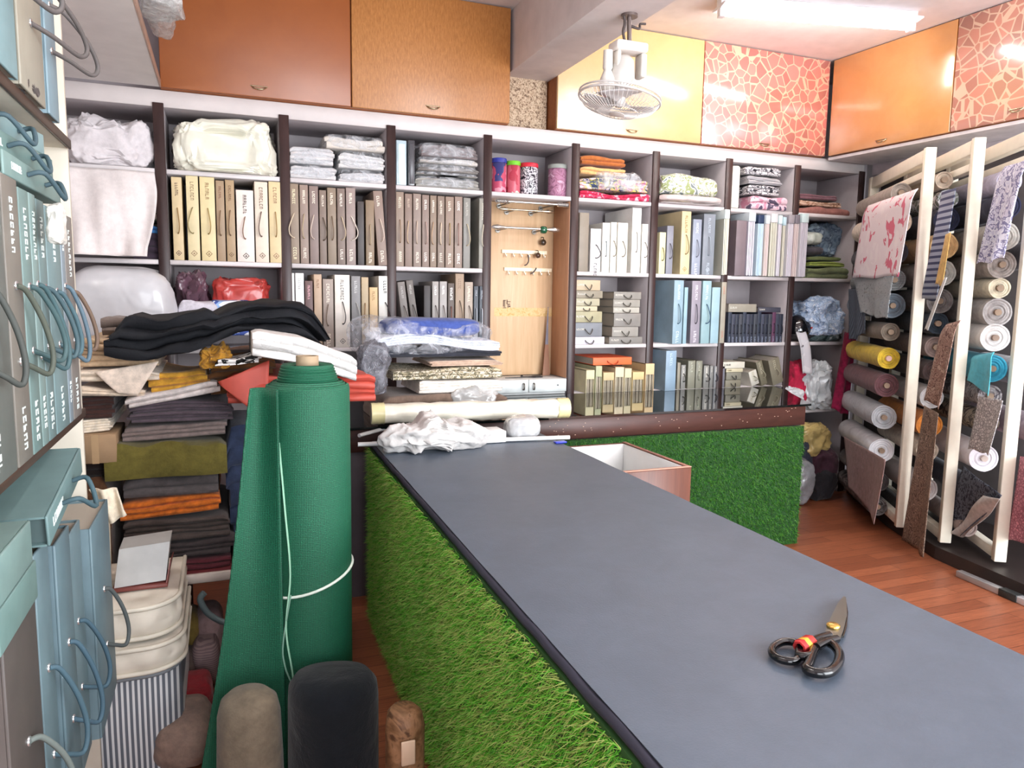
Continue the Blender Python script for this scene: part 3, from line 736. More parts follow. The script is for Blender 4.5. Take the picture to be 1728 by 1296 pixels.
row('in the grey row behind the bagged blue cloth', 'grey sample books', S3, 596, [
    (683, 696, 476, (120, 112, 106), 'Leaning grey', dict(cord=((90, 80, 74), .012), ink=(170, 166, 160), lean=-.12)),
    (700, 712, 473, (104, 96, 90), 'Slanted dark-grey', dict(cord=((60, 56, 52), .01), ink=(190, 186, 180), lean=-.14)),
    (715, 727, 482, (52, 46, 46), 'Black', dict(mark=None)),
    (729, 740.5, 475, (156, 150, 144), 'Light grey', dict(cord=((96, 88, 84), .012), mark='both', ink=(244, 244, 240))),
    (741.5, 754.5, 475, (160, 154, 150), 'Second light-grey', dict(cord=((92, 84, 80), .008), mark='squig', ink=(240, 238, 234))),
    (755.5, 767, 478, (86, 72, 64), 'Dark brown', dict(txt='SUPERB', up=True, cord=((120, 70, 56), -.004), ink=(244, 242, 236), label='dark brown sample book lettered SUPERB behind the bagged blue cloth')),
    (768, 783, 462, (158, 132, 106), 'Tall tan-brown', dict(cord=((70, 60, 46), .01), ink=(130, 104, 80))),
    (784, 798, 476, (166, 150, 134), 'Pale taupe', dict(cord=((80, 70, 62), .014), ink=(236, 226, 200))),
    (799, 807.5, 483, (66, 74, 84), 'Blue-grey', dict(cord=((170, 176, 184), .0), ink=(180, 186, 194))),
    (808.5, 817, 483, (62, 70, 80), 'Last blue-grey', dict(cord=((190, 196, 204), .0), ink=(190, 196, 204)))])
row('under the orange folded cloths', 'cream sample books', S2, 459, [
    (977, 993.5, 359, (142, 130, 112), 'Sleeved taupe', dict(mark=None)),
    (996, 1014, 386, (234, 232, 230), 'Short white', dict(cord=((44, 40, 46), .024), mark='low', ink=(80, 74, 80))),
    (1016, 1029, 376, (240, 240, 232), 'Cream', dict(cord=((96, 110, 112), -.008), ink=(214, 214, 208))),
    (1030, 1040.5, 375, (238, 236, 224), 'Slim cream', dict(cord=((120, 116, 96), .01), mark=None)),
    (1041.5, 1059, 376, (240, 234, 218), 'Wide ivory', dict(cord=((110, 104, 90), .012), ink=(214, 206, 190))),
    (1066, 1081.5, 351, (246, 244, 238), 'Tall white', dict(cord=((130, 124, 112), -.004), mark='both', ink=(206, 204, 196), depth=.38)),
    (1082.5, 1093, 378, (244, 242, 230), 'Last slim ivory', dict(cord=((120, 116, 108), .012), mark=None))])
row('under the bagged olive cloth', 'blue-grey and yellow sample books', S2, 463, [
    (1112, 1123, 392, (228, 222, 166), 'Short pale yellow', dict(cord=((120, 116, 70), .002), mark=None)),
    (1124.5, 1136, 381, (136, 138, 150), 'Slate grey', dict(cord=((96, 96, 104), .008), mark=None)),
    (1149, 1165, 356.5, (224, 204, 150), 'Tall tan', dict(cord=((120, 104, 66), .012), logo=1, ink=(160, 130, 80), depth=.36)),
    (1168, 1183, 370, (150, 160, 178), 'Pale blue-grey', dict(cord=((110, 116, 130), .006), mark='both', ink=(226, 232, 244))),
    (1186, 1206, 361, (128, 136, 146), 'Wide blue-grey', dict(cord=((150, 160, 168), .0), logo=1, mark='both', ink=(180, 190, 200)))])
def row2(rowname, group, zs, yb, data, **kw):
    for i, (a, b, top, col, cw, op) in enumerate(data):
        yf = op.get('yf', YF + .004); ym = (top + yb) / 2; A_, B_ = onY(a, ym, yf), onY(b, ym, yf)
        h_ = onY((a + b) / 2, top, yf).z - zs
        o = dict(kw); o.update(op); o.pop('yf', None); lab = o.pop('label', None) or f'{cw} sample book, {ORD[i]} from left {rowname}'
        book((A_.x + B_.x) / 2, zs, max(.012, B_.x - A_.x - .003), h_, col, lab, yf=yf, group=group, seed=i + int(a), **o)
row2('in the blue row above the glass counter', 'blue sample books', S3, 580, [
    (1136, 1152.5, 473, (138, 170, 186), 'Big light blue', dict(cord=((80, 110, 126), .008), mark='both', ink=(210, 230, 240), depth=.38, yf=YF - .05)),
    (1153.5, 1160, 485, (142, 180, 192), 'Slim light blue', dict(mark=None, yf=YF - .05)),
    (1166, 1182, 474, (146, 138, 150), 'Mauve-grey', dict(cord=((60, 56, 66), .0), mark='both', ink=(222, 216, 226), yf=YF - .03)),
    (1184, 1199, 474, (140, 176, 182), 'Blue-green', dict(cord=((50, 80, 110), .02), ink=(210, 226, 240), yf=YF - .04)),
    (1200, 1214, 485, (148, 184, 196), 'Pale blue', dict(mark=None, yf=YF - .04)),
    (1216, 1224.5, 476, (162, 154, 136), 'Patterned beige', dict(mark='both', ink=(190, 130, 110), yf=YF - .02))])
row2('on the glass counter against the back shelves', 'dull sample books on the counter', S4, 660, [
    (1123, 1141, 592, (132, 160, 182), 'Tall blue', dict(ink=(196, 216, 232), yf=YF - .06, depth=.38)),
    (1142.5, 1148, 612, (150, 142, 122), 'Slim beige', dict(mark=None)),
    (1149, 1157, 616, (140, 138, 132), 'Slim grey', dict(cord=((60, 60, 50), .006))),
    (1160.5, 1173, 609, (136, 134, 114), 'Olive', dict(ink=(190, 190, 170))),
    (1174, 1185, 609, (132, 130, 112), 'Second olive', dict(cord=((170, 170, 150), -.01), ink=(190, 190, 170))),
    (1187, 1196.5, 617, (132, 130, 124), 'Grey-olive', dict(cord=((50, 50, 50), .016))),
    (1197.5, 1203.5, 617, (126, 124, 120), 'Slim dark grey', dict()),
    (1204.5, 1211, 618, (130, 130, 132), 'Cool grey', dict(cord=((50, 50, 60), .01))),
    (1212.5, 1223, 618, (116, 114, 124), 'Last violet-grey', dict())])
# short fat row of little navy books with a flat box lying on top
nb = 15
for k in range(nb):
    a = 1229 + k * 6.2; top = 530 if k % 4 else 527
    A_, B_ = onY(a, 552, YF), onY(a + 5.7, 552, YF)
    book((A_.x + B_.x) / 2, S3, B_.x - A_.x, onY(a, top, YF).z - S3, [(46, 54, 72), (58, 62, 80), (40, 46, 62), (62, 66, 76)][k % 4] if k != 12 else (96, 52, 84), f'{"Plum" if k == 12 else "Small navy"} sample book, {ORD[k]} from left in the navy row', depth=.2, group='small navy sample books', cord=((22, 24, 34), .003), mark='low', ink=(150, 160, 180), seed=k, cr=.0022)
def flatbox(x0, x1, yt, yb, z0, h, col, label, yf=YF + .004, depth=.32, cord=None, mark=True, group=None, seed=1, ink=(226, 222, 210), name='swatch_box', cords=2):
    A_, B_ = onY(x0, (yt + yb) / 2, yf), onY(x1, (yt + yb) / 2, yf); w = B_.x - A_.x
    t = thing(name, label, 'sample book', ((A_.x + B_.x) / 2, yf, z0 + .0005), group=group)
    g = G(); g.rbox((-w / 2, 0, 0), (w / 2, .006, h - .0008), .002)
    g.box((-w / 2, .0055, 0), (w / 2, depth, .0035)); g.box((-w / 2, .0055, h - .0045), (w / 2, depth, h - .0008)); g.make('cover', plain(col, .55, var=.06), t)
    g = G(); g.box((-w / 2 + .004, .007, .0038), (w / 2 - .004, depth - .01, h - .0048)); g.make('pages', stripes((206, 198, 182), (150, 140, 128), 2, 90, .5), t, smooth=False)
    if cord:
        zc = h * .55; d = w * .14
        g = G(); g.tube(bez([(-d, -.001, zc), (-d * .8, -.012, zc - .012), (0, -.022, zc - min(.034, h * .5)), (d * .8, -.012, zc - .012), (d, -.001, zc)], 20), .0028, 6); g.make('cord_handle', plain(cord, .7), t)
    if mark:
        g, wd = squiggle(6, min(h * .28, .012), random.Random(seed)); q = G(); q.F = g.F
        q.V = [Vector((-w * .44 + v.x, -v.z - .0004, h * .5 + v.y - .004)) for v in g.V]; q.make('spine_lettering', plain(ink, .5), t, smooth=False)
    return t
zt_n = max(onY(1240, 527, YF).z, onY(1240, 530, YF).z) + .001
flatbox(1230, 1277, 503, 518, zt_n, .058, (150, 144, 130), 'flat beige swatch box lying on the small navy sample books', ink=(226, 222, 210))
flatbox(1280, 1318, 508, 518, zt_n, .036, (66, 66, 78), 'flat dark swatch box on the right of the small navy books')
# two columns of boxed swatches
def column(xs, group, side):
    z = S3; n = len(xs)
    for i, (a, b, yt, yb, col, cw) in enumerate(reversed(xs)):
        zt_ = onY((a + b) / 2, yt - .8, YF).z
        h = zt_ - z - .001
        flatbox(a, b, yt, yb, z, h, col, f'{cw} swatch box, {ORD[i]} from bottom of the {side} stack', cord=(70, 66, 58), group=group, seed=i + int(a))
        z = zt_
column([(972, 1013, 473, 490, (190, 172, 142), 'Peach-beige'), (972, 1017, 491, 503, (146, 138, 120), 'Grey-olive'), (971, 1012, 504, 516, (176, 170, 144), 'Olive-beige'), (971, 1008, 517, 526, (196, 186, 156), 'Slim pale'), (970, 1016, 526, 543, (166, 160, 128), 'Olive'), (970, 1016, 545, 568, (124, 128, 134), 'Thick slate'), (969, 1020, 569, 579, (206, 202, 212), 'White')], 'left stack of swatch boxes', 'left swatch')
column([(1036, 1082, 493, 505, (140, 136, 128), 'Grey'), (1035, 1080, 506, 518, (152, 148, 138), 'Pale grey'), (1035, 1079, 519, 528, (178, 174, 162), 'Slim light'), (1036, 1081, 529, 551, (134, 130, 124), 'Thick grey'), (1033, 1077, 552, 568, (150, 146, 138), 'Grey-beige'), (1028, 1084, 569, 578, (130, 126, 120), 'Wide dark')], 'right stack of swatch boxes', 'right swatch')
# page files with their leaves showing
def leaf_file(x0, x1, yt, col, label, z0=S4, yf=YF - .02, group='cream page files'):
    A_, B_ = onY(x0, 645, yf), onY(x1, 645, yf); w = B_.x - A_.x - .002; h = onY(x0, yt, yf).z - z0
    t = thing('page_file', label, 'file', ((A_.x + B_.x) / 2, yf, z0 + .0005), group=group)
    g = G(); g.rbox((-w / 2, .002, h * .6), (w / 2, .008, h), .002); g.box((-w / 2, .004, 0), (-w / 2 + .003, .32, h)); g.box((w / 2 - .003, .004, 0), (w / 2, .32, h)); g.box((-w / 2, .004, h - .004), (w / 2, .32, h))
    g.make('cover', plain(col, .6), t)
    nl = max(3, int(w / .009)); g = G()
    for k in range(nl):
        xx = -w / 2 + .004 + (w - .008) * (k + .5) / nl; g.box((xx - .0016, .006 + .004 * (k % 3), .001), (xx + .0016, .3, h * .9))
    o = g.make('leaves', plain((196, 186, 164), .8, var=.15), t, smooth=False); o['kind'] = 'stuff'
    g = G(); g.box((-w / 2 + .0032, .05, .002), (w / 2 - .0032, .29, h * .88)); g.make('leaf_block', plain((120, 108, 96), .8), t, smooth=False)
for i, (a, b, yt, col, cw) in enumerate([(989, 1003.5, 625, (214, 206, 166), 'Cream'), (1005, 1016, 618, (186, 188, 150), 'Pale olive'), (1018, 1036.5, 629, (204, 184, 140), 'Tan'), (1038, 1053, 620, (226, 210, 176), 'Cream-yellow'), (1054, 1066, 622, (216, 204, 166), 'Slim cream'), (1067.5, 1087, 628, (212, 188, 136), 'Wide tan'), (1089, 1104, 614, (226, 196, 150), 'Tall peach')]):
    leaf_file(a, b, yt, col, f'{cw} page file, {ORD[i]} from left around the orange box')
zo = max(onY(1040, y, YF - .02).z for y in (618, 620)) + .006
flatbox(1001, 1066, 604, 618, zo, .05, (240, 108, 58), 'bright orange swatch box lying on the cream page files', yf=YF + .01, cord=(150, 60, 30), mark=False)
# fabric headers hanging with their leaves forward
def hanger(x0, x1, yt, yb, label, headc, leafc, group='hanging swatch sets', yf=YF - .045):
    A_, B_ = onY(x0, (yt + yb) / 2, yf), onY(x1, (yt + yb) / 2, yf); w = max(.02, B_.x - A_.x - .002); h = onY(x0, yt, yf).z - S2
    t = thing('swatch_set', label, 'sample book', ((A_.x + B_.x) / 2, yf, S2 + .0005), group=group)
    g = G(); g.rbox((-w / 2, 0, h * .86), (w / 2, .3, h), .003); g.make('header_card', plain(headc, .4), t)
    n = max(2, int(w / .008)); g = G()
    for k in range(n):
        xx = -w / 2 + w * (k + .5) / n; j = rnd.uniform(0, .008)
        g.box((xx - w / n * .42, .002 + j, .001 + rnd.uniform(0, .006)), (xx + w / n * .42, .3, h * .858))
    o = g.make('swatches', leafc, t, smooth=False)
LF = [stripes((226, 224, 228), (186, 182, 196), 0, 40, .5), stripes((206, 226, 238), (170, 196, 214), 0, 40, .5), stripes((230, 220, 214), (196, 176, 176), 0, 40, .5), stripes((222, 222, 204), (180, 180, 166), 0, 40, .5)]
for i, (a, b, yt, hc, lf, cw) in enumerate([(1221.5, 1230, 353, (206, 216, 214), 3, 'Slim pale'), (1262, 1274, 358, (190, 200, 206), 0, 'Violet-grey'), (1278, 1288, 362, (40, 56, 84), 1, 'Navy and sky-blue'), (1291, 1298, 363, (206, 216, 222), 2, 'Slim rosy'), (1300, 1311, 360, (214, 214, 216), 3, 'Ivory'), (1312.5, 1319, 363, (206, 224, 226), 0, 'Slim white'), (1320, 1325.5, 366, (180, 206, 214), 3, 'Slim greenish'), (1329, 1339, 362, (150, 146, 152), 0, 'White and grey'), (1340, 1348, 362, (120, 116, 124), 2, 'Pale mauve'), (1351, 1363, 360, (196, 216, 216), 0, 'Last white')]):
    hanger(a, b, yt, 462, f'{cw} swatch set, {ORD[i]} from left below the patterned packets', hc, LF[lf])
# the mauve covered book showing its side among the swatch sets
book(onY(1250, 420, YF - .03).x, S2, .085, onY(1250, 372, YF - .03).z - S2, (122, 106, 112), 'thick mauve-brown sample book left of the hanging swatch sets', yf=YF - .03, depth=.3, mark=None, seed=3)
# leaning and lying books on the counter, right
flatbox(1220, 1257, 607, 614, S4 + .136, .046, (212, 206, 190), 'white lettered swatch box on top of the grey stack by the leaning books', mark=True, ink=(60, 56, 50), cord=None)
flatbox(1226, 1254, 616, 622, S4 + .108, .027, (200, 190, 160), 'slim cream swatch box under the white lettered box', ink=(110, 90, 50))
flatbox(1226, 1251, 624, 636, S4 + .054, .053, (128, 124, 110), 'grey swatch box, middle of the stack by the leaning books', cord=(40, 40, 40), mark=False)
flatbox(1224, 1250, 640, 655, S4, .053, (134, 128, 110), 'olive-grey swatch box at the bottom of the stack by the leaning books', cord=(40, 40, 40), mark=False)
for a, b, yt, col, cw, le in ((1264, 1277, 628, (206, 200, 184), 'short white patterned sample book leaning beside the grey swatch stack', -.34), (1281, 1291, 610, (118, 110, 86), 'slim olive sample book leaning between two others on the counter', -.36), (1300, 1318, 608, (126, 118, 96), 'wide olive-grey sample book leaning against the shelf side on the counter', -.3)):
    A_, B_ = onY(a, 640, YF), onY(b, 640, YF)
    book((A_.x + B_.x) / 2 + .03, S4, B_.x - A_.x, (onY(a, yt, YF).z - S4) * 1.02, col, cw, group='leaning olive books', cord=((150, 144, 124), .012), lean=le, depth=.26, seed=int(a), ink=(190, 184, 160))
# ------------------------------------------------------------------ cloths, bags and jars on the back shelves
def rect(x0, x1, yt, yb, Y):
    ym, xm = (yt + yb) / 2, (x0 + x1) / 2
    return onY(x0, ym, Y).x, onY(x1, ym, Y).x, onY(xm, yb, Y).z, onY(xm, yt, Y).z
def fold_px(name, label, cat, x0, x1, yt, yb, Y, depth, mat, layers=3, seed=0, group=None, z0=None, dz=0, **kw):
    a, b, z_, z1 = rect(x0, x1, yt, yb, Y)
    z0 = z_ if z0 is None else z0
    return folded(name, label, cat, a, b, z0 + .0015, z1 - .001, Y, depth, mat, layers, seed, group, **kw)
def lump_px(name, label, cat, x0, x1, yt, yb, Y, depth, mat, seed=0, z0=None, group=None, **kw):
    a, b, z_, z1 = rect(x0, x1, yt, yb, Y); z0 = z_ if z0 is None else z0
    return crumple(name, label, cat, ((a + b) / 2, Y + depth / 2, z0 + .001), (b - a, depth, z1 - z0), mat, seed, group=group, **kw)
WB = fabric((214, 208, 210), .05, .55, 60, .5, 5); WC = fabric((222, 214, 212), .04, .8, 140, .3, 4)
WP = plain((232, 232, 222), .25, var=.05, coat=.3)
lump_px('cloth_bag', 'dusty white cloth bag filling the topmost shelf by the left wall', 'bag', 96, 262, 184, 278, 4.27, .34, WB, 3, S1, amp=.2, box=.5, freq=4, ridge=.8)
lump_px('plastic_bag', 'big cream white plastic bag on the shelf above the tan sample books', 'bag', 283, 474, 192, 293, 4.22, .4, plain((226, 224, 208), .28, var=.04, coat=.35), 9, S1, amp=.15, box=.3, ridge=1.0, sub=5, freq=4)
def white_drape(u, v):
    x = -.93 + .62 * u * (1 - .16 * v * 0) ; x = -.9 + (.60 - .14 * max(0, v - .2) ** 1.5 + .05 * v) * u
    z = S1 - .028 - (S1 - .028 - S2 - .012) * v
    y = 4.25 - .05 * v + (.026 * math.sin(u * 15 + v * 3 + .8 * math.sin(u * 5)) + .012 * math.sin(u * 31 - v * 4)) * (.35 + 1.1 * v) - .05 * math.sin(v * 2.6)
    if v > .93: y -= (v - .93) * 1.2; z = S2 + .008
    return (x, y, z)
sheet('cover_cloth', white_drape, 44, 30, WC, .004, label='white cloth hanging over a shelf of cloths by the left wall', cat='cloth', origin=(-.6, 4.25, S2))
fold_px('folded_cloth', 'multicoloured cloth stack peeping out beside the hanging white cover', 'cloth', 222, 266, 300, 372, 4.34, .3, blotch([(150, 140, 120), (90, 110, 90), (200, 180, 170), (70, 80, 110)], 22), 6, 4, z0=S2 + .2)
fold_px('folded_cloth', 'dark plum cloth under the bright blue one beside the white cover', 'cloth', 222, 268, 392, 434, 4.34, .3, fabric((62, 50, 62)), 4, 5, z0=S2)
fold_px('folded_cloth', 'bright blue cloth sandwiched beside the hanging white cover', 'cloth', 226, 267, 376, 392, 4.34, .3, fabric((70, 130, 190)), 2, 6, z0=S2 + .135)
# glossy white cushion-like pack bulging out of the shelf
def pillow_shape(q, hx, hy, hz):
    t = q.z / hz
    q.x *= 1 - .1 * max(0, t) ** 2; q.x += .04 * (q.x / hx) * (1 - abs(t)); return q
lump_px('bedding_pack', 'glossy white padded bedding pack bulging from the shelf by the left wall', 'bedding', 92, 302, 446, 552, 4.05, .55, plain((206, 206, 210), .28, coat=.4, var=.03), 12, 1.17, amp=.035, freq=2.2, box=.45, ridge=.3, shape=pillow_shape, front=4.15)
lump_px('plastic_bag', 'dark purple plastic bag on the shelf beside the red packet', 'bag', 287, 358, 452, 516, 4.2, .34, plain((92, 66, 78), .25, coat=.4, var=.1), 14, S3 + .12, amp=.34, ridge=1.2, box=.5)
lump_px('cloth_packet', 'bright red plastic-wrapped packet on the shelf below the tan sample books', 'packet', 357, 464, 466, 502, 4.22, .34, plain((172, 52, 46), .35, coat=.3, var=.08), 15, S3 + .17, amp=.13, box=.35, ridge=.9)
fold_px('folded_cloth', 'white and grey cloth folded under the purple bag', 'cloth', 300, 366, 506, 534, 4.15, .36, fabric((206, 202, 212)), 3, 16, z0=S3 + .05)
fold_px('folded_cloth', 'blue and white printed cloth under the red packet', 'cloth', 352, 424, 502, 528, 4.19, .36, blotch([(226, 228, 236), (70, 90, 160), (150, 180, 220), (232, 232, 236)], 9), 3, 17, z0=S3 + .075)
# wrapped white blankets
BL = fabric((206, 204, 204), .05, .6, 60, .5, 7); FL = film((240, 243, 248), .22, .15)
def wrapped(label, x0, x1, yt, yb, z0, mat, seed, group, layers=3, Y=4.3, depth=.38):
    a, b, z_, z1 = rect(x0, x1, yt, yb, Y)
    o = folded('wrapped_blanket', label, 'blanket', a + .006, b - .006, z0 + .002, z1 - .003, Y + .01, depth - .02, mat, layers, seed, group, sag=.018)
    sz = (b - a, depth, z1 - z0)
    f = crumple('plastic_wrap', None, None, (0, 0, 0), sz, FL, seed, .05, 9, .3, True, 4, parent=o)
    return z1
z = wrapped('white wrapped blanket at the bottom left of the white blanket pile', 488, 569, 277, 301, S1, BL, 21, 'white wrapped blankets')
wrapped('white wrapped blanket on top of the left half of the white blanket pile', 488, 566, 247, 276, z, BL, 22, 'white wrapped blankets', 4)
z = wrapped('white wrapped blanket at the bottom right of the white blanket pile', 573, 651, 285, 306, S1, BL, 23, 'white wrapped blankets')
z = wrapped('thick white wrapped blanket second from bottom right of its pile', 572, 651, 254, 285, z, fabric((214, 212, 210), .05, .6, 60, .5, 7), 24, 'white wrapped blankets', 4)
wrapped('ivory wrapped blanket lying topmost on the white blanket pile', 548, 650, 226, 254, z, fabric((214, 206, 196), .05, .6, 60, .5, 7), 25, 'white wrapped blankets', 2)
GB = [(156, 154, 148), (168, 166, 160), (132, 128, 124), (198, 194, 188), (126, 116, 116)]
z = S1
for i, (yt, c, l, nm) in enumerate([(297, 0, 3, 'Pale grey wrapped blanket at the bottom of the grey blanket pile'), (291, 1, 1, 'Slim grey wrapped blanket just above the bottom of the grey blanket pile'), (277, 2, 2, 'Speckled grey wrapped blanket in the middle of the grey blanket pile'), (266, 3, 1, 'Whitish wrapped blanket second from top of the grey blanket pile'), (241, 4, 3, 'Mauve-grey wrapped blanket topmost on the grey blanket pile')]):
    z = wrapped(nm, 701 + 2 * i, 811 - i, yt, 318, z, fabric(GB[c], .12, .7, 60, .5, 7), 30 + i, 'grey wrapped blankets', l)
for x0, x1, c, nm, cat in ((669, 686, (176, 196, 204), 'pale blue plastic folder standing at the left of the grey blankets', 'folder'), (689, 700, (70, 70, 74), 'dark patterned folder squeezed beside the grey blankets', 'folder')):
    a, b, z0, z1 = rect(x0, x1, 237, 312, 4.31); t = thing('plastic_folder', nm, cat, ((a + b) / 2, 4.31, S1 + .001))
    g = G(); g.rbox((-(b - a) / 2, 0, 0), ((b - a) / 2, .3, z1 - S1), .003); g.make('sleeve', plain(c, .2, coat=.4), t)
    g = G(); g.rbox((-(b - a) * .35, -.004, .01), ((b - a) * .35, -.0003, z1 - S1 - .02), .001, seg=1); g.make('label_strip', plain(dk(c, 1.2), .3), t)
# jars
def jar(x0, x1, yt, lid, body, label, cat='jar', pat=None):
    a, b, _, z1 = rect(x0, x1, yt, 322, 4.38); r = (b - a) / 2; h = z1 - S1
    t = thing('jar', label, cat, ((a + b) / 2, 4.36 + r, S1 + .0008), group='jars on the small shelf')
    g = G(); g.lathe([(r * .9, 0), (r * .97, .006), (r * .97, h * .84), (r * .9, h * .86), (r * .9, h * .87)], 28); g.make('body', pat or plain(body, .25, coat=.5, var=.12), t)
    g = G(); g.lathe([(r * .93, h * .872), (r, h * .875), (r, h * .97), (r * .95, h), (r * .4, h * .995), (0, h * .995)], 28); g.make('lid', plain(lid, .35), t)
jar(832, 857, 267, (40, 50, 140), (206, 60, 90), 'pink striped jar with a blue lid on the small shelf', pat=blotch([(60, 60, 110), (180, 74, 100), (206, 140, 156), (168, 60, 86)], 7, .25, True, .2, .02))
jar(857, 880, 272, (110, 190, 40), (206, 60, 80), 'red-pink jar with a green lid on the small shelf', pat=blotch([(168, 60, 76), (188, 92, 106), (196, 196, 186)], 6, .25, True, .2, .02))
jar(881, 911, 275, (206, 40, 60), (60, 56, 66), 'black and white speckled jar with a red lid', pat=blotch([(40, 36, 46), (206, 204, 208), (70, 66, 76), (220, 220, 222)], 42, .3, True, .2, .02))
jar(930, 960, 277, (150, 156, 150), (160, 110, 130), 'mauve jar with a grey lid standing apart on the right', pat=blotch([(130, 86, 110), (180, 130, 156), (150, 100, 124), (206, 170, 190)], 14, .25, False, 1.5, .02))
# curtain rods and hook rails in the plywood bay
def crod(label, x0, y0, x1, y1, Y, r, col, fin, group='curtain rods'):
    A_ = onY(x0, y0, Y); B_ = onY(x1, y1, Y); z = (A_.z + B_.z) / 2
    t = thing('curtain_rod', label, 'curtain rod', ((A_.x + B_.x) / 2, Y, z), group=group); L_ = (B_.x - A_.x) / 2
    g = G(); g.tube([(-L_ + .09, 0, 0), (L_ - .09, 0, 0)], r, 12); g.make('rod', plain(col, .25, .9), t)
    for s in (-1, 1):
        M = Matrix.Translation((s * (L_ - .09), 0, 0)) @ Matrix.Rotation(s * R(90), 4, 'Y'); prof = [(r * 1.3, 0)]
        if fin == 'rib':
            for k in range(6): prof += [(r * 2.0, .008 + k * .013), (r * 1.3, .0135 + k * .013)]
            prof += [(0, .088)]
        else: prof += [(r * 1.5, .02), (r * 2.2, .045), (r * 1.4, .075), (0, .088)]
        g = G(); g.lathe(prof, 14, M); g.make('finial', plain(col, .2, .9), t)
        xx = s * (L_ - .11); g = G(); g.tube([(xx, 0, -r * .5), (xx, 4.559 - Y, -r * .5)], .005, 6); g.lathe([(.016, 0), (.016, .006)], 12, Matrix.Translation((xx, 4.552 - Y, -r * .5)) @ Matrix.Rotation(R(-90), 4, 'X')); g.make('bracket', plain((120, 116, 110), .3, .8), t)
    return t
crod('upper chrome curtain rod with ribbed finials under the jar shelf', 834, 338, 962, 347, 4.34, .0075, (206, 204, 200), 'rib')
crod('slimmer brass-tinted curtain rod just below the ribbed one', 840, 352, 936, 358, 4.42, .006, (186, 170, 146), 'bulb')
t = crod('lower chrome curtain rod with a green finial ring in the plywood bay', 828, 382, 946, 389, 4.38, .008, (206, 200, 192), 'bulb')
p = onY(917, 388, 4.38) - t.location
g = G(); g.lathe([(.012, -.022), (.022, -.016), (.024, 0), (.022, .016), (.012, .022)], 14, Matrix.Translation(p) @ Matrix.Rotation(R(90), 4, 'Y')); g.make('green_ring', plain((26, 84, 56), .15, coat=.6), t)
def rail(label, x0, x1, y):
    Y = 4.5585; A_, B_ = onY(x0, y, Y), onY(x1, y, Y); t = thing('hook_rail', label, 'hook rail', ((A_.x + B_.x) / 2, Y, A_.z), group='hook rails'); L_ = (B_.x - A_.x) / 2
    g = G(); g.rbox((-L_, -.012, -.012), (L_, 0, .012), .002); g.make('bar', plain((240, 226, 196), .4), t)
    for k in range(6):
        xx = -L_ * .85 + L_ * 1.7 * k / 5
        g = G(); g.tube(bez([(xx, -.012, -.002), (xx, -.016, -.03), (xx, -.03, -.036), (xx, -.032, -.022)], 10), .0028, 5); g.make('hook', plain((226, 216, 196), .3, .4), t)
rail('upper cream hook rail screwed to the plywood back', 846, 922, 424); rail('lower cream hook rail screwed to the plywood back', 850, 930, 454)
def tieback(label, px, py, rr, col, Y=4.525):
    p = onY(px, py, Y); t = thing('tieback_ornament', label, 'ornament', p, group='curtain ornaments')
    g = G(); g.lathe([(0, -.012), (rr * .7, -.01), (rr, 0), (rr * .7, .01), (0, .012)], 14, Matrix.Rotation(R(90), 4, 'X')); g.make('medallion', plain(col, .3, coat=.4), t)
    g = G(); g.tube(bez([(0, .0, rr), (.004, .012, rr + .012), (0, 4.5588 - Y, rr + .014)], 8), .003, 5); g.make('stem', plain(col, .4), t)
tieback('dark oval curtain ornament above the upper hook rail', 917, 409, .021, (56, 42, 30)); tieback('brown oval curtain ornament hanging on the upper hook rail', 908, 431, .019, (70, 48, 36), 4.515)
def cordhook(label, pts, Y, col):
    P = [onY(a, b, Y) for a, b in pts]; o0 = P[0]; g = G(); g.tube(bez([q - o0 for q in P], 14), .0042, 6); o = g.make('curved_hook', plain(col, .35), None); o.location = o0; tag(o, label, 'hook', 'loose curtain hooks')
cordhook('dark curved hook hanging below the middle of the upper rail', [(891, 430), (892, 440), (889, 446), (885, 448)], 4.52, (60, 44, 40))
cordhook('dark curved hook hanging below the lower rail', [(905, 452), (903, 456), (899, 460), (895, 462)], 4.52, (60, 44, 40))
# tapered stick and the scissors on the white cupboard
base = onY(930, 640, 4.53); tip = onY(935, 518, 4.545); zc = .9500
t = thing('tapered_stick', 'tapering wooden stick with a grey metal tip leaning in the plywood bay', 'stick', (base.x - .05, 4.5, zc))
dx = tip.x - base.x; hz = tip.z - zc
g = G(); g.add([(-.026, 0, 0), (.026, 0, 0), (.6 * dx + .0105, .02, hz * .45), (.6 * dx - .014, .02, hz * .45), (-.026, .008, 0), (.026, .008, 0), (.6 * dx + .0105, .028, hz * .45), (.6 * dx - .014, .028, hz * .45)], [(0, 1, 2, 3), (7, 6, 5, 4), (0, 4, 5, 1), (1, 5, 6, 2), (2, 6, 7, 3), (3, 7, 4, 0)]); g.make('handle', wood((122, 78, 52), (146, 98, 68), (20, 20, 2), .5), t, smooth=False)
g = G(); g.add([(.6 * dx - .013, .021, hz * .452), (.6 * dx + .009, .021, hz * .452), (dx + .002, .03, hz), (dx - .002, .03, hz), (.6 * dx - .013, .0245, hz * .452), (.6 * dx + .009, .0245, hz * .452), (dx + .002, .032, hz), (dx - .002, .032, hz)], [(0, 1, 2, 3), (7, 6, 5, 4), (0, 4, 5, 1), (1, 5, 6, 2), (2, 6, 7, 3), (3, 7, 4, 0)]); g.make('metal_tip', plain((112, 108, 120), .45, .2), t, smooth=False)
a = onY(856, 637, 4.36); b = onY(918, 637, 4.36)
t = thing('scissors', 'dark closed scissors lying on the white cupboard', 'scissors', ((a.x + b.x) / 2, 4.40, .9496)); L_ = (b.x - a.x) / 2
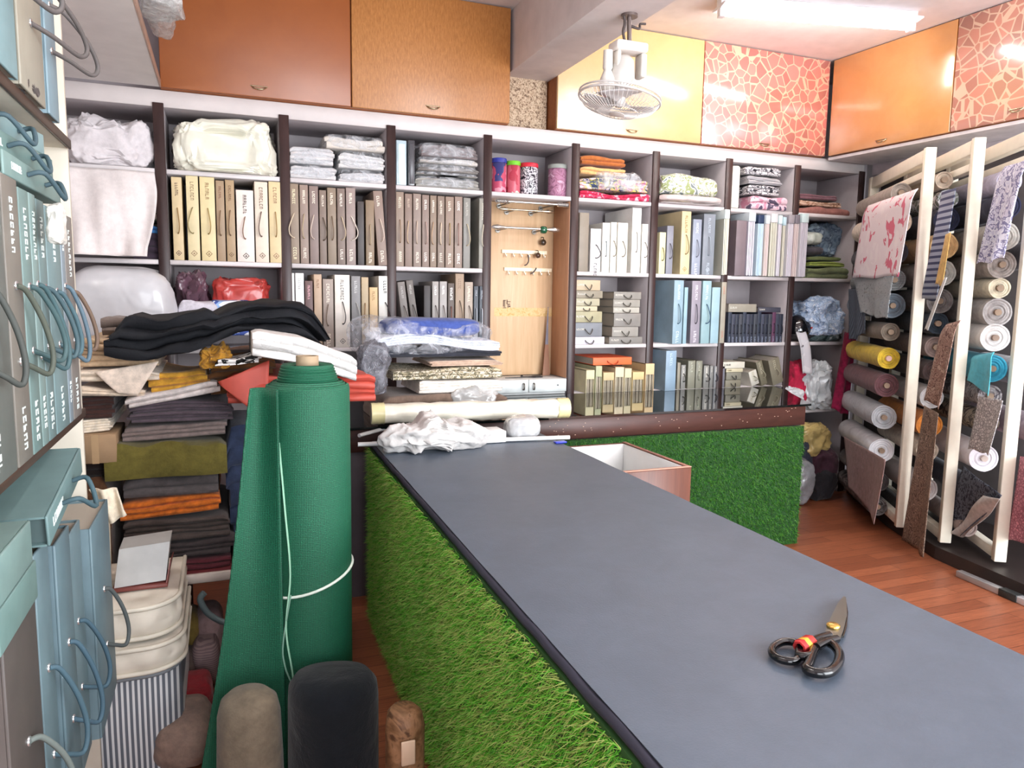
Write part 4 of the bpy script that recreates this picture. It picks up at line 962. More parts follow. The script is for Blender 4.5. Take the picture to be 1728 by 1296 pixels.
for s in (-1, 1):
    g = G(); g.prism([(-L_, s * .002), (-.01, -.007), (-.01, .007)], .001 + (s > 0) * .0035, .004 + (s > 0) * .0035); g.make('blade', plain((56, 52, 50), .3, .8), t, smooth=False)
    g = G(); g.tube(bez([(-.01, 0, .006), (L_ * .4, s * .008, .007), (L_ * .6, s * .024, .007), (L_ * .95, s * .022, .007), (L_ * .9, s * .006, .007), (L_ * .45, s * .006, .007)], 20), .0045, 6); g.make('handle', plain((38, 34, 34), .4), t)
g = G(); g.lathe([(.008, .008), (.008, .018), (0, .022)], 10, Matrix.Translation((-.012, 0, 0))); g.make('pivot', plain((50, 46, 44), .4, .6), t)
# cloths over the cream books
z = S1
for i, (x0, x1, yt, yb, mat, l, nm) in enumerate([(978, 1096, 322, 338, blotch([(190, 40, 72), (206, 60, 96), (230, 190, 200)], 24, .7, True), 2, 'Hot pink printed cloth at the bottom of the stack over the cream books'), (978, 1094, 297, 322, blotch([(196, 186, 190), (70, 80, 110), (220, 214, 120), (206, 150, 170), (230, 226, 226)], 13, .5, True, 1.4), 4, 'Multicoloured floral cloth in plastic in the stack over the cream books'), (979, 1056, 279, 296, fabric((222, 178, 120)), 2, 'Cream-gold folded cloth second from top over the cream books'), (981, 1054, 261, 278, fabric((176, 104, 54)), 2, 'Rust orange folded cloth topmost over the cream books')]):
    a, b, _, z1 = rect(x0, x1, yt, yb, 4.3); folded('folded_cloth', nm, 'cloth', a, b, z + .0015, z1 - .001, 4.3, .34, mat, l, 60 + i, 'printed cloths over the cream books', sag=.014); z = z1
o = lump_px('plastic_bag', 'clear crumpled plastic bag half over the floral cloths above the cream books', 'bag', 1010, 1092, 286, 322, 4.26, .2, film((240, 242, 246), .3), 64, None, amp=.14, ridge=.8, box=.5)
lump_px('bagged_cloth', 'green leaf-printed white cloth in clear plastic on the shelf over the yellow book', 'cloth', 1112, 1226, 290, 330, 4.24, .4, blotch([(226, 228, 226), (200, 206, 184), (140, 150, 100), (232, 232, 230), (110, 120, 120)], 16, .35, True, 1), 66, S1 + .05, amp=.12, box=.5)
lump_px('bagged_cloth', 'pinkish cloth in clear plastic hanging off the shelf over the yellow book', 'cloth', 1116, 1230, 328, 354, 4.18, .46, plain((206, 190, 186), .2, coat=.5, var=.12), 67, S1, amp=.1, box=.45)
a, b, z0, z1 = rect(1238, 1254, 279, 346, 4.28)
g = G(); g.lathe([(0, .0), (.036, .0), (.038, .01), (.037, z1 - S1 - .01), (.028, z1 - S1), (.012, z1 - S1 - .006), (0, z1 - S1 - .01)], 18); o = g.make('cloth_roll', fabric((226, 222, 208)), None); o.location = ((a + b) / 2, 4.33, S1 + .001); tag(o, 'white cloth roll standing upright left of the patterned packets', 'cloth roll')
PKT = blotch([(56, 54, 60), (206, 204, 206), (100, 98, 104), (224, 222, 224)], 20, .3, True, .3, .1, sc3=(1, 1, 2.2))
z = S1 + .0
for i, (x0, x1, yt, m_, nm, l) in enumerate([(1268, 1330, 330, blotch([(206, 140, 160), (220, 190, 200), (90, 80, 100)], 16, .4), 'Pink packet at the bottom of the black and white packets', 2), (1262, 1314, 312, PKT, 'Black and white striped packet in the middle of the packet pile', 3), (1262, 1318, 296, stripes((60, 58, 66), (214, 212, 214), 2, 50, .5), 'Black and white banded packet second from top of the packet pile', 2), (1258, 1318, 280, PKT, 'Black and white squared packet topmost on the packet pile', 2)]):
    a, b, _, z1 = rect(x0, x1, yt, yt + 10, 4.28); folded('cloth_packet', nm, 'packet', a, b, z + .0015, z1 - .001, 4.28, .33, m_, l, 70 + i, 'black and white packets'); z = z1
z = S1
for i, (x0, x1, yt, m_, nm, l) in enumerate([(1348, 1434, 349, fabric((150, 100, 92)), 'Rosy brown cloth at the bottom on the far right top shelf', 1), (1349, 1420, 338, blotch([(150, 110, 86), (200, 170, 150), (120, 84, 66)], 26, .8), 'Brown patterned folded cloth on the far right top shelf', 2), (1350, 1412, 327, fabric((110, 76, 84)), 'Dull maroon folded cloth topmost on the far right top shelf', 2)]):
    a, b, _, z1 = rect(x0, x1, yt, yt + 10, 4.32); folded('folded_cloth', nm, 'cloth', a, b, z + .0015, z1 - .001, 4.32, .34, m_, l, 80 + i, 'cloths on the far right top shelf'); z = z1
# right-most bay, second shelf
a, b, z0, z1 = rect(1366, 1424, 428, 462, 4.3); z = S2
for i, (x0, x1, yt, c, nm, l) in enumerate([(1364, 1432, 450, (110, 120, 84), 'Olive green folded cloth at the bottom of the far right green stack', 2), (1366, 1424, 440, (136, 150, 70), 'Lime green folded cloth in the middle of the far right green stack', 2), (1366, 1420, 431, (90, 100, 60), 'Dark green folded cloth topmost on the far right green stack', 1)]):
    a, b, _, z1 = rect(x0, x1, yt, yt + 8, 4.3); folded('folded_cloth', nm, 'cloth', a, b, z + .0015, z1 - .001, 4.3, .34, fabric(c), l, 86 + i, 'far right green stack'); z = z1
lump_px('cloth_bundle', 'dark grey rolled cloth behind the swatch sets on the far right shelf', 'cloth', 1362, 1398, 414, 432, 4.32, .3, fabric((74, 70, 76)), 89, z, amp=.06)
lump_px('plastic_bag', 'clear plastic bag of pale cloth beside the last swatch set', 'bag', 1362, 1396, 388, 414, 4.3, .3, plain((190, 200, 190), .2, coat=.5, var=.2), 90, z + .075, amp=.14, box=.5)
lump_px('cloth_bundle', 'crumpled slate blue cloth heap on the far right shelf', 'cloth', 1372, 1434, 372, 430, 4.42, .26, blotch([(90, 110, 130), (130, 150, 166), (76, 92, 116), (170, 190, 202)], 12, .8, False, 1), 91, z, amp=.18, ridge=.9)
# right-most bay, third shelf
t = thing('helmet', 'shiny black helmet with a red mark on the far right shelf', 'helmet', onY(1357, 566, 4.3))
t.location.z = S3 + .001; t.location.y = 4.42; t.location.x = onY(1358, 540, 4.35).x
g = G(); g.lathe([(.085, 0), (.105, .03), (.115, .08), (.105, .13), (.07, .175), (.03, .195), (0, .198)], 28); g.make('shell', plain((16, 16, 20), .08, coat=1), t)
g = G(); g.lathe([(.118, .035), (.121, .04), (.121, .05), (.118, .055)], 28); g.make('rim', plain((40, 40, 44), .5), t)
g = G(); g.rbox((.03, -.116, .08), (.075, -.088, .11), .004); g.make('red_badge', plain((170, 40, 40), .4), t)
lump_px('plastic_bag', 'pale blue cloth in a clear bag on the far right third shelf', 'bag', 1380, 1436, 498, 560, 4.2, .42, blotch([(150, 176, 206), (196, 212, 230), (120, 150, 190), (216, 226, 236)], 15, .3, False, 2, .8), 93, S3 + .05, amp=.2, ridge=.9)
lump_px('cloth_bundle', 'dark green and grey cloth lumps under the pale blue bag', 'cloth', 1370, 1432, 556, 578, 4.3, .3, blotch([(40, 60, 60), (90, 110, 110), (180, 190, 190)], 16, .6), 94, S3, amp=.16)
def strip(u, v):
    p = onY(1346 + 10 * v, 548, 4.26)
    return (p.x + .085 * u, 4.27 - .035 * math.sin(min(1, v * 2) * 1.57) + .01 * math.sin(u * 6), S3 + .075 - .30 * v + .004 * math.sin(u * 9))
sheet('hanging_cloth', strip, 8, 18, blotch([(214, 212, 214), (200, 198, 202), (96, 90, 96)], 12, .8, stops=[.3, .5, .75]), .006, label='white cloth strip hanging over the shelf edge below the helmet', cat='cloth', origin=onY(1350, 580, 4.26))
lump_px('cloth_bundle', 'crimson crumpled cloth on the lowest far right shelf', 'cloth', 1342, 1376, 608, 660, 4.26, .22, fabric((176, 34, 66)), 95, .70, amp=.2, ridge=.9)
lump_px('plastic_bag', 'big crumpled clear plastic bag on the lowest far right shelf', 'bag', 1366, 1424, 604, 678, 4.18, .34, plain((186, 192, 194), .15, coat=.6, var=.1), 96, .663, amp=.22, ridge=1.0, sub=5)
lump_px('plastic_bag', 'white crinkled paper and plastic scraps at the edge of the glass counter', 'bag', 1330, 1366, 652, 678, 4.22, .2, plain((214, 216, 218), .3, var=.06), 97, .663, amp=.2, ridge=1.0)
# heap at the foot of the right-most bay
Yh = 4.2
lump_px('foil_bag', 'golden crumpled bag at the foot of the far right shelves', 'bag', 1352, 1414, 716, 774, 4.12, .2, plain((178, 156, 100), .35, coat=.3, var=.15), 98, .34, amp=.2, ridge=1.1, sub=5)
lump_px('cloth_bundle', 'dark plum cloth lump under the golden bag', 'cloth', 1374, 1424, 756, 792, 4.1, .3, fabric((66, 40, 52)), 99, .13, amp=.18)
lump_px('cloth_bundle', 'dark navy cloth bundle between the grass panel and the golden bag', 'cloth', 1350, 1380, 734, 790, 4.14, .24, fabric((48, 50, 62)), 100, .13, amp=.16)
lump_px('plastic_bag', 'greyish crumpled plastic bag on the floor by the grass panel', 'bag', 1348, 1384, 778, 812, 4.02, .22, plain((150, 152, 156), .2, coat=.5, var=.15), 101, .002, amp=.2)
lump_px('cloth_bundle', 'black cloth heap on the floor below the far right shelves', 'cloth', 1378, 1422, 786, 812, 4.1, .2, fabric((40, 38, 42)), 102, .002, amp=.18)
g = G(); p0 = onZ(1350, 808, .03); p1 = onZ(1432, 822, .03)
g.tube([(0, 0, 0), tuple(p1 - p0)], .02, 10); o = g.make('metal_pipe', plain((176, 182, 184), .3, .7), None); o.location = p0 + Vector((0, 0, -.008)); tag(o, 'shiny metal pipe lying on the floor at the foot of the far right shelves', 'pipe')
# plastic bags on the open loft at the left
for i, (x0, x1, yt, yb, Y, m_, nm) in enumerate([(250, 316, 36, 112, 3.3, film((225, 228, 226), .55), 'clear crinkled plastic bag sticking out of the left loft shelf'), (262, 300, -40, 60, 3.5, film((206, 196, 190), .45), 'dusty clear plastic bag further back on the left loft shelf')]):
    a, b, z0, z1 = rect(x0, x1, yt, yb, Y); o = crumple('plastic_bag', nm, 'bag', ((a + b) / 2 - .02, Y, 2.535), (b - a + .03, .34, max(.2, z1 - z0)), m_, 110 + i, .2, 6, .6, True, 4, ridge=1.0)
a = onZ(252, 50, 2.535)
o = crumple('cloth_bundle', 'black cloth bundle at the edge of the left loft shelf', 'cloth', (-.335, 2.95, 2.535), (.14, .34, .36), fabric((40, 36, 48)), 113, .08, 5, .5)
# fan hung from the beam
fp = onY(1046, 152, 3.25)
fan = thing('wall_fan', 'white oscillating fan with round wire guard hanging from the concrete beam', 'fan', (1.842, 3.25, 2.81))
O = fan.location
FW = plain((226, 220, 214), .4); GM = plain((190, 186, 182), .4, .2)
g = G(); g.tube([(0, 0, 0), (.005, 0, -.13)], .011, 10); g.lathe([(.04, -.012), (.04, -.0005)], 16); g.make('hanging_rod', plain((120, 108, 104), .35, .6), fan)
g = G(); g.tube(bez([(-.03, 0, -.01), (-.022, 0, -.04), (-.03, 0, -.08), (-.022, 0, -.12)], 10), .007, 6); g.tube(bez([(.012, 0, -.05), (.05, -.01, -.06), (.06, 0, -.035), (.09, 0, -.03)], 12), .006, 6); g.make('wiring', plain((70, 60, 58), .6), fan)
g = G(); g.rbox((-.085, -.05, -.175), (.085, .05, -.13), .012); g.make('mount_plate', FW, fan)
for xa_, xb_ in ((.055, .088), (-.075, -.052)): g = G(); g.rbox((xa_, -.035, -.285), (xb_, .035, -.174), .01); g.make('yoke_arm', plain((206, 202, 194), .4), fan)
ax = Matrix.Translation(Vector((-.035, 0, -.31))) @ Matrix.Rotation(R(9), 4, 'Y')
g = G(); g.lathe([(0, .12), (.03, .118), (.048, .1), (.058, .05), (.058, .015), (.052, .0), (.05, -.03), (.0, -.03)], 24, ax); g.make('motor_housing', plain((196, 192, 186), .4), fan)
g = G(); g.lathe([(.051, -.0305), (.053, -.034), (.053, -.06), (.046, -.066), (0, -.066)], 24, ax); g.make('motor_collar', GM, fan)
kb = Matrix.Translation(Vector((-.108, 0, -.275)))
g = G(); g.lathe([(0, .1), (.022, .098), (.024, .02), (.018, .01), (.034, -.03), (.04, -.06), (.03, -.09), (.0, -.1)], 20, kb); g.make('gear_knob', plain((222, 216, 208), .4), fan)
gm = Matrix.Translation(Vector((-.035, 0, -.365))) @ Matrix.Rotation(R(9), 4, 'Y')
RG = .196; g = G()
def ringpts(r, z, n=48): return [gm @ Vector((r * math.cos(2 * math.pi * k / n), r * math.sin(2 * math.pi * k / n), z)) for k in range(n)]
g.tube(ringpts(RG, -.03), .0055, 6, closed=True); g.tube(ringpts(RG, -.012), .004, 6, closed=True)
g.tube(ringpts(.1, -.088), .0025, 5, closed=True); g.tube(ringpts(.06, .012), .003, 5, closed=True)
for k in range(54):
    a = 2 * math.pi * k / 54; ca, sa = math.cos(a), math.sin(a)
    g.tube([gm @ Vector((r_ * ca, r_ * sa, z_)) for r_, z_ in ((.058, .012), (.14, .004), (RG, -.014))], .0013, 4, caps=False)
    g.tube([gm @ Vector((r_ * ca, r_ * sa, z_)) for r_, z_ in ((RG, -.03), (.17, -.062), (.1, -.09), (.03, -.098))], .0013, 4, caps=False)
o = g.make('wire_guard', plain((214, 210, 206), .35, .1), fan); 
g = G(); g.lathe([(.0, -.092), (.034, -.094), (.036, -.1), (.02, -.104), (0, -.104)], 20, gm); g.make('guard_badge', FW, fan)
g = G(); g.lathe([(.03, -.02), (.032, -.05), (.018, -.062), (0, -.064)], 16, gm); hub = g.make('hub', plain((200, 196, 192), .4), fan)
for k in range(3):
    a0 = 2 * math.pi * k / 3; V = []; n1, n2 = 8, 6
    for i in range(n1 + 1):
        r_ = .03 + .14 * i / n1
        for j in range(n2 + 1):
            an_ = a0 + (j / n2 - .5) * 1.35 * (.5 + .5 * math.sin(min(1, i / n1 * 1.2) * 1.57))
            V.append(gm @ Vector((r_ * math.cos(an_), r_ * math.sin(an_), -.04 + .028 * (j / n2 - .5))))
    Fc = [(i * (n2 + 1) + j, i * (n2 + 1) + j + 1, (i + 1) * (n2 + 1) + j + 1, (i + 1) * (n2 + 1) + j) for i in range(n1) for j in range(n2)]
    o = mk('fan_blade', V, Fc, plain((206, 204, 204), .3, coat=.3), fan); md = o.modifiers.new('t', 'SOLIDIFY'); md.thickness = .002

# ------------------------------------------------------------------ things on the cutting table and the counter's left end
sc = thing('tailor_shears', 'black-handled tailor shears with steel blades lying on the grey table', 'scissors', onZ(1372, 1082, TZ + .0005))
S0 = sc.location.copy()
def T(px, py, z=.011): v = onZ(px, py, TZ + z); return v - S0
BLK = plain((8, 8, 10), .16, coat=.2, var=.02); STL = plain((112, 114, 110), .3, .9, var=.04)
def loop(name, px, z, r, parent): g = G(); g.tube(bez([T(a, b, z) for a, b in px], 56, True), r, 9, closed=True); return g.make(name, BLK, parent)
loop('finger_ring', [(1348, 1092), (1340, 1084), (1322, 1083), (1306, 1091), (1303, 1102), (1315, 1112), (1334, 1116), (1346, 1112)], .012, .0075, sc)
loop('thumb_ring', [(1377, 1092), (1390, 1083), (1405, 1088), (1416, 1102), (1414, 1120), (1400, 1134), (1380, 1136), (1362, 1130), (1366, 1118)], .014, .009, sc)
g = G(); g.tube(bez([T(1345, 1106, .014), T(1356, 1108, .016), T(1368, 1106, .016)], 8), .008, 8); g.make('shank', BLK, sc)
g = G(); g.tube(bez([T(1346, 1092, .014), T(1362, 1087, .016), T(1380, 1078, .016), T(1400, 1072, .014)], 12), [.0075] * 4 + [.008] * 9, 8); g.make('shank', BLK, sc)
g = G(); g.tube(bez([T(1378, 1092, .018), T(1392, 1084, .018), T(1412, 1078, .014)], 8), .008, 8); g.make('shank', BLK, sc)
wr = G()
p0, p1 = T(1349, 1093, .0155), T(1368, 1083, .0165); dd = (p1 - p0); un = dd.normalized(); q0 = un.orthogonal().normalized(); q1 = un.cross(q0)
for nm, col, f0, f1 in (('red_thread', (186, 40, 40), 0, .3), ('yellow_thread', (232, 170, 60), .3, .62), ('red_thread', (196, 52, 44), .62, 1)):
    g = G(); pts = [p0 + dd * (f0 + (f1 - f0) * k / 40) + (q0 * math.cos(k * .9) + q1 * math.sin(k * .9)) * .0115 for k in range(41)]; g.tube(pts, .0034, 5); g.make(nm, plain(col, .7), sc)
def blade(px, z, th, name, mat):
    P = [T(a, b, z) for a, b in px]; n = len(P); g = G()
    g.add(P + [p + Vector((0, 0, th)) for p in P], [tuple(range(n))[::-1], tuple(range(n, 2 * n))] + [(i, (i + 1) % n, n + (i + 1) % n, n + i) for i in range(n)]); return g.make(name, mat, sc, smooth=False)
blade([(1391, 1078), (1418, 1080), (1424, 1062), (1429, 1038), (1428, 1012), (1424, 1008), (1414, 1020), (1403, 1042), (1394, 1062)], .012, .004, 'blade', STL)
blade([(1400, 1080), (1424, 1076), (1429, 1060), (1431, 1036), (1427, 1010), (1420, 1018), (1412, 1040)], .005, .004, 'blade', plain((70, 70, 68), .25, .9))
g = G(); g.lathe([(.013, 0), (.013, .004), (.009, .006), (0, .006)], 18, Matrix.Translation(T(1406, 1057, .0165))); g.make('pivot_screw', plain((216, 178, 96), .25, .9), sc)
p = onZ(750, 768, TZ)
crumple('white_bag', 'crumpled white cloth bag lying on the far end of the grey table', 'bag', (p.x - .01, p.y + .12, TZ + .002), (.5, .26, .168), fabric((206, 202, 198), .03, .6, 80, .5, 4), 121, .2, 4.2, .7, True, 5, ridge=1.1,
        shape=lambda q, hx, hy, hz: Vector((q.x * (1 - .42 * max(0, q.z / hz)) - .02 * max(0, q.z / hz), q.y, q.z * (1 if q.z < 0 else .8 + .25 * math.sin(q.x / hx * 5 + 1.6)))))
def pole(label, p0, p1, r, col, name='pole', seg=10):
    o0 = Vector(p0); g = G(); g.tube([Vector((0, 0, 0)), Vector(p1) - o0], r, seg); o = g.make(name, plain(col, .35), None); o.location = o0; return tag(o, label, 'pole')
pole('long white pole lying across the far end of the grey table', onZ(604, 750, TZ + .013), onZ(961, 738, TZ + .013), .0095, (236, 236, 234))
pole('short white pole lying behind the crumpled white bag', onZ(606, 735, TZ + .013), onZ(690, 712, TZ + .013), .009, (226, 226, 224))
a = onZ(936, 744, TZ)
g = G(); g.rbox((-.025, -.02, 0), (.03, .012, .008), .003); o = g.make('tape_scrap', plain((28, 50, 190), .35, coat=.3), None); o.location = (a.x, a.y - .05, TZ + .001); tag(o, 'small bright blue scrap on the table beside the white pole', 'scrap')
g = G(); g.rbox((-.13, -.06, 0), (.13, .06, .052), .004); o = g.make('white_carton', plain((232, 232, 232), .5), None); o.location = (onZ(795, 742, TZ).x, 3.12, TZ + .002); tag(o, 'flat white carton under the long plastic-wrapped roll', 'carton')
lump_px('plastic_bag', 'clear plastic bag under the right end of the wrapped roll', 'bag', 862, 918, 704, 738, 3.08, .14, plain((190, 190, 190), .15, coat=.5, var=.1), 124, TZ + .002, amp=.16)
lr = thing('wrapped_roll', 'long cloth roll wrapped in yellowish white plastic across the table end', 'cloth roll')
A_ = onZ(626, 698, .925); B_ = onZ(958, 688, .925); lr.location = (A_ + B_) / 2; dv = B_ - A_; lr.rotation_euler = (0, 0, math.atan2(dv.y, dv.x)); L_ = dv.length / 2
V = []; n1, n2 = 60, 20
for i in range(n1 + 1):
    for j in range(n2):
        a = 2 * math.pi * j / n2; x = -L_ + 2 * L_ * i / n1
        r_ = 0.0445 + .007 * noise.noise(Vector((x * 11 + j * .25, math.cos(a) * 1.5, math.sin(a) * 1.5))) + .006 * abs(noise.noise(Vector((x * 22 + a * 2, a * 1.5, 2))))
        V.append(Vector((x, r_ * math.cos(a), r_ * math.sin(a))))
Fc = [(i * n2 + j, i * n2 + (j + 1) % n2, (i + 1) * n2 + (j + 1) % n2, (i + 1) * n2 + j) for i in range(n1) for j in range(n2)] + [tuple(range(n2))[::-1], tuple(range(n1 * n2, n1 * n2 + n2))]
mk('wrapping', plain((226, 220, 200), .3, var=.05, coat=.3), [], plain((226, 220, 200))) if 0 else mk('wrapping', V, Fc, plain((230, 224, 206), .3, var=.06, coat=.25), lr)
for s, xx in ((-1, -L_), (1, L_ - .06)):
    g = G(); g.tube([(xx + k * .012, 0, 0) for k in range(6)], [.0495 + .0015 * (k % 2) for k in range(6)], 20); g.make('tape_band', plain((222, 212, 160), .35, coat=.3), lr)
# heap on the counter's left end
CY0 = 3.55
z = S4
def heap(label, x0, x1, yt, mat, layers, seed, Y=CY0, depth=.4, **kw):
    global z
    a, b, _, z1 = rect(x0, x1, yt, yt + 12, Y); o = folded('folded_cloth', label, 'cloth', a, b, z + .002, z1 - .001, Y, depth, mat, layers, seed, 'cloth heap on the counter', **kw); z = z1; return o
heap('brown furry cloth at the bottom of the heap on the counter', 640, 850, 664, fabric((116, 98, 86)), 3, 131, rag=.02)
lump_px('plastic_bag', 'clear crumpled plastic bag under the white folded cloth on the counter', 'bag', 762, 850, 652, 682, 3.5, .14, plain((176, 176, 174), .15, coat=.5, var=.12), 132, S4 + .002 + .03, amp=.2, ridge=1)
heap('white folded cloth second from the bottom of the heap on the counter', 708, 848, 640, fabric((222, 214, 204)), 4, 133)
heap('floral speckled beige cloth in the middle of the heap on the counter', 662, 846, 619, blotch([(190, 178, 150), (110, 104, 84), (216, 206, 186), (150, 140, 110)], 34, .85), 3, 134)
heap('pinkish beige thick folded cloth just under the bagged blue cloth', 728, 848, 603, fabric((196, 170, 150)), 3, 135)
bag = thing('bagged_cloth', 'clear plastic bag holding blue, white and black cloths on the counter heap', 'cloth bag', (onY(735, 590, CY0).x, CY0 + .2, z))
B0 = bag.location.copy()
xa, xb = onY(636, 590, CY0).x - B0.x, onY(848, 590, CY0).x - B0.x
o = folded('black_cloth', None, None, xa, xb, 0, .045, -.18, .36, fabric((46, 48, 56)), 2, 136, parent=bag, sag=.012); o.location = Vector(((xa + xb) / 2, 0, .002))
o = folded('white_cloth', None, None, xa + .02, xb, .047, .105, -.185, .36, fabric((214, 218, 226)), 4, 137, parent=bag, sag=.012, bend=lambda u: .02 * math.sin(u * 5)); o.location = Vector(((xa + xb) / 2, 0, .05))
xc = onY(740, 580, CY0).x - B0.x
crumple('blue_cloth', None, None, (xc, -.02, .1), (.5, .34, .095), fabric((64, 82, 146)), 138, .08, 4, .5, True, 4, parent=bag)
crumple('plastic_film', None, None, (-.02, 0, .001), (xb - xa + .1, .42, .205), film((236, 238, 246), .17, .1), 139, .1, 5, .5, True, 5, parent=bag, ridge=.7, shape=lambda q, hx, hy, hz: Vector((q.x, q.y, q.z * (1 - .25 * (q.x / hx) * .6))))
lump_px('plastic_bag', 'smoky crumpled plastic bag end left of the bagged blue cloth', 'bag', 604, 668, 574, 668, 3.42, .22, film((120, 120, 128), .6, .12), 140, None, amp=.22, ridge=1.0, sub=5)
# ------------------------------------------------------------------ low bench with fabric piles at the left
BT = .445
bench = thing('low_bench', 'low maroon-topped bench with pale edge carrying the folded fabric piles', 'bench', (-.35, 3.15, 0))
BO = bench.location.copy()
def bpart(name, lo, hi, mat): g = G(); g.rbox(Vector(lo) - BO, Vector(hi) - BO, .003, seg=1); return g.make(name, mat, bench)
bpart('top', (-.9, 2.86, BT - .03), (.4, 3.42, BT), plain((96, 36, 40), .5)); bpart('front_edge', (-.9, 2.845, BT - .034), (.4, 2.8595, BT + .002), plain((196, 182, 172), .6))
for x in (-.88, -.2, .34): bpart('leg', (x, 2.87, 0), (x + .045, 2.91, BT - .031), wood((50, 26, 24), (70, 36, 32), (8, 8, 2), .5)); bpart('leg', (x, 3.36, 0), (x + .045, 3.4, BT - .031), wood((50, 26, 24), (70, 36, 32), (8, 8, 2), .5))
FT = lambda c, **k: fabric(c, **k)
z = BT
def pile(label, x0, x1, yt, mat, layers, seed, Y=2.9, depth=.46, group='right fabric pile on the bench', **kw):
    global z
    a, b, _, z1 = rect(x0, x1, yt, yt + 20, Y); z1 = max(z1, z + .015)
    o = folded('folded_cloth', label, 'cloth', a, b, z + .002, z1 - .001, Y, depth, mat, layers, seed, group, **kw); z = z1; return o
pile('dark maroon cloth at the bottom of the pile on the bench', 205, 392, 944, FT((84, 34, 42)), 2, 201)
pile('charcoal cloth second from the bottom of the pile on the bench', 214, 392, 912, FT((66, 58, 58)), 3, 202, rag=.014)
pile('dark brown-grey cloth with rolled edge below the orange cloth', 206, 384, 870, FT((74, 64, 60)), 4, 203, rag=.014)
pile('burnt orange cloth in the bench pile', 206, 373, 838, FT((186, 98, 34), var=.2), 3, 204, rag=.012, slope=.05)
pile('dark grey cloth just above the orange cloth', 207, 368, 804, FT((84, 78, 78)), 2, 205)
pile('thick olive green cloth in the middle of the bench pile', 176, 384, 744, FT((100, 92, 42)), 1, 206, Y=2.87, depth=.48, sag=.016)
pile('taupe cloth with neat folds just above the olive cloth', 208, 382, 712, FT((126, 112, 108)), 3, 207, slope=.03)
pile('dark purple-grey stack of folds above the taupe cloth', 216, 388, 674, FT((88, 76, 84)), 6, 208, rag=.014)
zA = z
pile('white folded cloth slanting across the top of the purple-grey folds', 212, 368, 652, FT((214, 204, 200)), 2, 209, Y=2.86, slope=.17, sag=.01)
z -= .02
pile('mustard yellow cloth spread out below the black cloth', 256, 356, 612, FT((190, 140, 50), var=.18), 3, 210, Y=2.88, slope=.1, sag=.03, rag=.02)
zM = z
z = zA + .01
pile('brown folded cloth stack right of the mustard cloth', 352, 462, 594, FT((112, 74, 44)), 5, 211, Y=2.94, slope=.06, rag=.012)
a, b, z0, z1 = rect(386, 430, 712, 905, 2.95); b = .43
folded('folded_cloth', 'dark navy cloth stack between the bench pile and the green roll', 'cloth', a, b, BT + .002, z1, 2.94, .42, FT((44, 54, 78)), 7, 212, 'right fabric pile on the bench', rag=.014)
# red sheet behind the roll
RED = plain((176, 70, 56), .6, var=.08)
a, b, z0, z1 = rect(384, 632, 626, 682, 2.8)
folded('folded_cloth', 'red coated cloth folded behind the green roll, its end showing at the right', 'cloth', a, b, z1 - .115, z1 - .002, 2.78, .4, RED, 4, 213, None, sag=.02, slope=-.02); redc = COL.objects[-1]
pl = [onY(x, y, 2.77) for x, y in ((368, 644), (455, 608), (372, 650), (450, 712))]
sheet('cloth_flap', lambda u, v: (pl[0].lerp(pl[1], u)).lerp(pl[2].lerp(pl[3], u), v) + Vector((0, -.012 * math.sin(u * 5), .0)), 14, 10, RED, .005, parent=redc, origin=pl[0]).location -= redc.location; redc.children[0]['label'] = 'loose red corner hanging left of the green roll'
# black cloth bent over the top
def bk(u): s = min(1, max(0, (u - .3) / .35)); return .075 * s * s * (3 - 2 * s) - .05 * max(0, (u - .8) / .2) ** 2 - .02 * math.sin(min(1, u / .3) * 3.14)
a, b, _, _ = rect(186, 545, 540, 600, 2.84)
folded('folded_cloth', 'thick black folded cloth lying on top of the fabric piles', 'cloth', a, b, onY(300, 603, 2.84).z + .015, onY(300, 603, 2.84).z + .165, 2.8, .5, fabric((20, 21, 25), .1, .75, 200, .3, sheen=0), 4, 215, None, sag=.014, bend=bk, rag=.03, yaw=R(3), taper=lambda u: min(1, .7 + u * 5) * (1 if u < .45 else .78) * min(1, .25 + (1 - u) * 7), rough_=2.2)
a, b, _, _ = rect(170, 318, 530, 560, 3.0)
folded('folded_cloth', 'grey-taupe cloth tucked behind the left end of the black cloth', 'cloth', a, b, onY(240, 566, 3.0).z, onY(240, 530, 3.0).z, 2.99, .34, FT((112, 100, 94)), 2, 216, None, sag=.02)
a, b, z0, z1 = rect(428, 602, 570, 600, 2.66)
folded('quilted_cover', 'white quilted cover folded on the red cloth behind the green roll', 'cover', a, b, z1 - .095, z1 + .005, 2.64, .36, vor_lines((224, 220, 216), (212, 208, 204), 26, .03, .8, 0, .02, bumpy=.25), 3, 217, None, sag=.012, slope=-.27, bend=lambda u: -.03 * abs(u - .45))
lump_px('cloth_bundle', 'mustard ruffled cloth peeking out under the black cloth', 'cloth', 334, 398, 578, 624, 2.78, .16, FT((176, 126, 46), var=.2), 218, None, amp=.32, ridge=1.2, box=.5, freq=9)
fold_px('folded_cloth', 'black and white printed cloth beside the mustard ruffle', 'cloth', 366, 440, 596, 616, 2.75, .14, blotch([(24, 24, 26), (226, 222, 220), (30, 30, 30)], 16, .7), 2, 219, rough_=1.6, slope=.08)
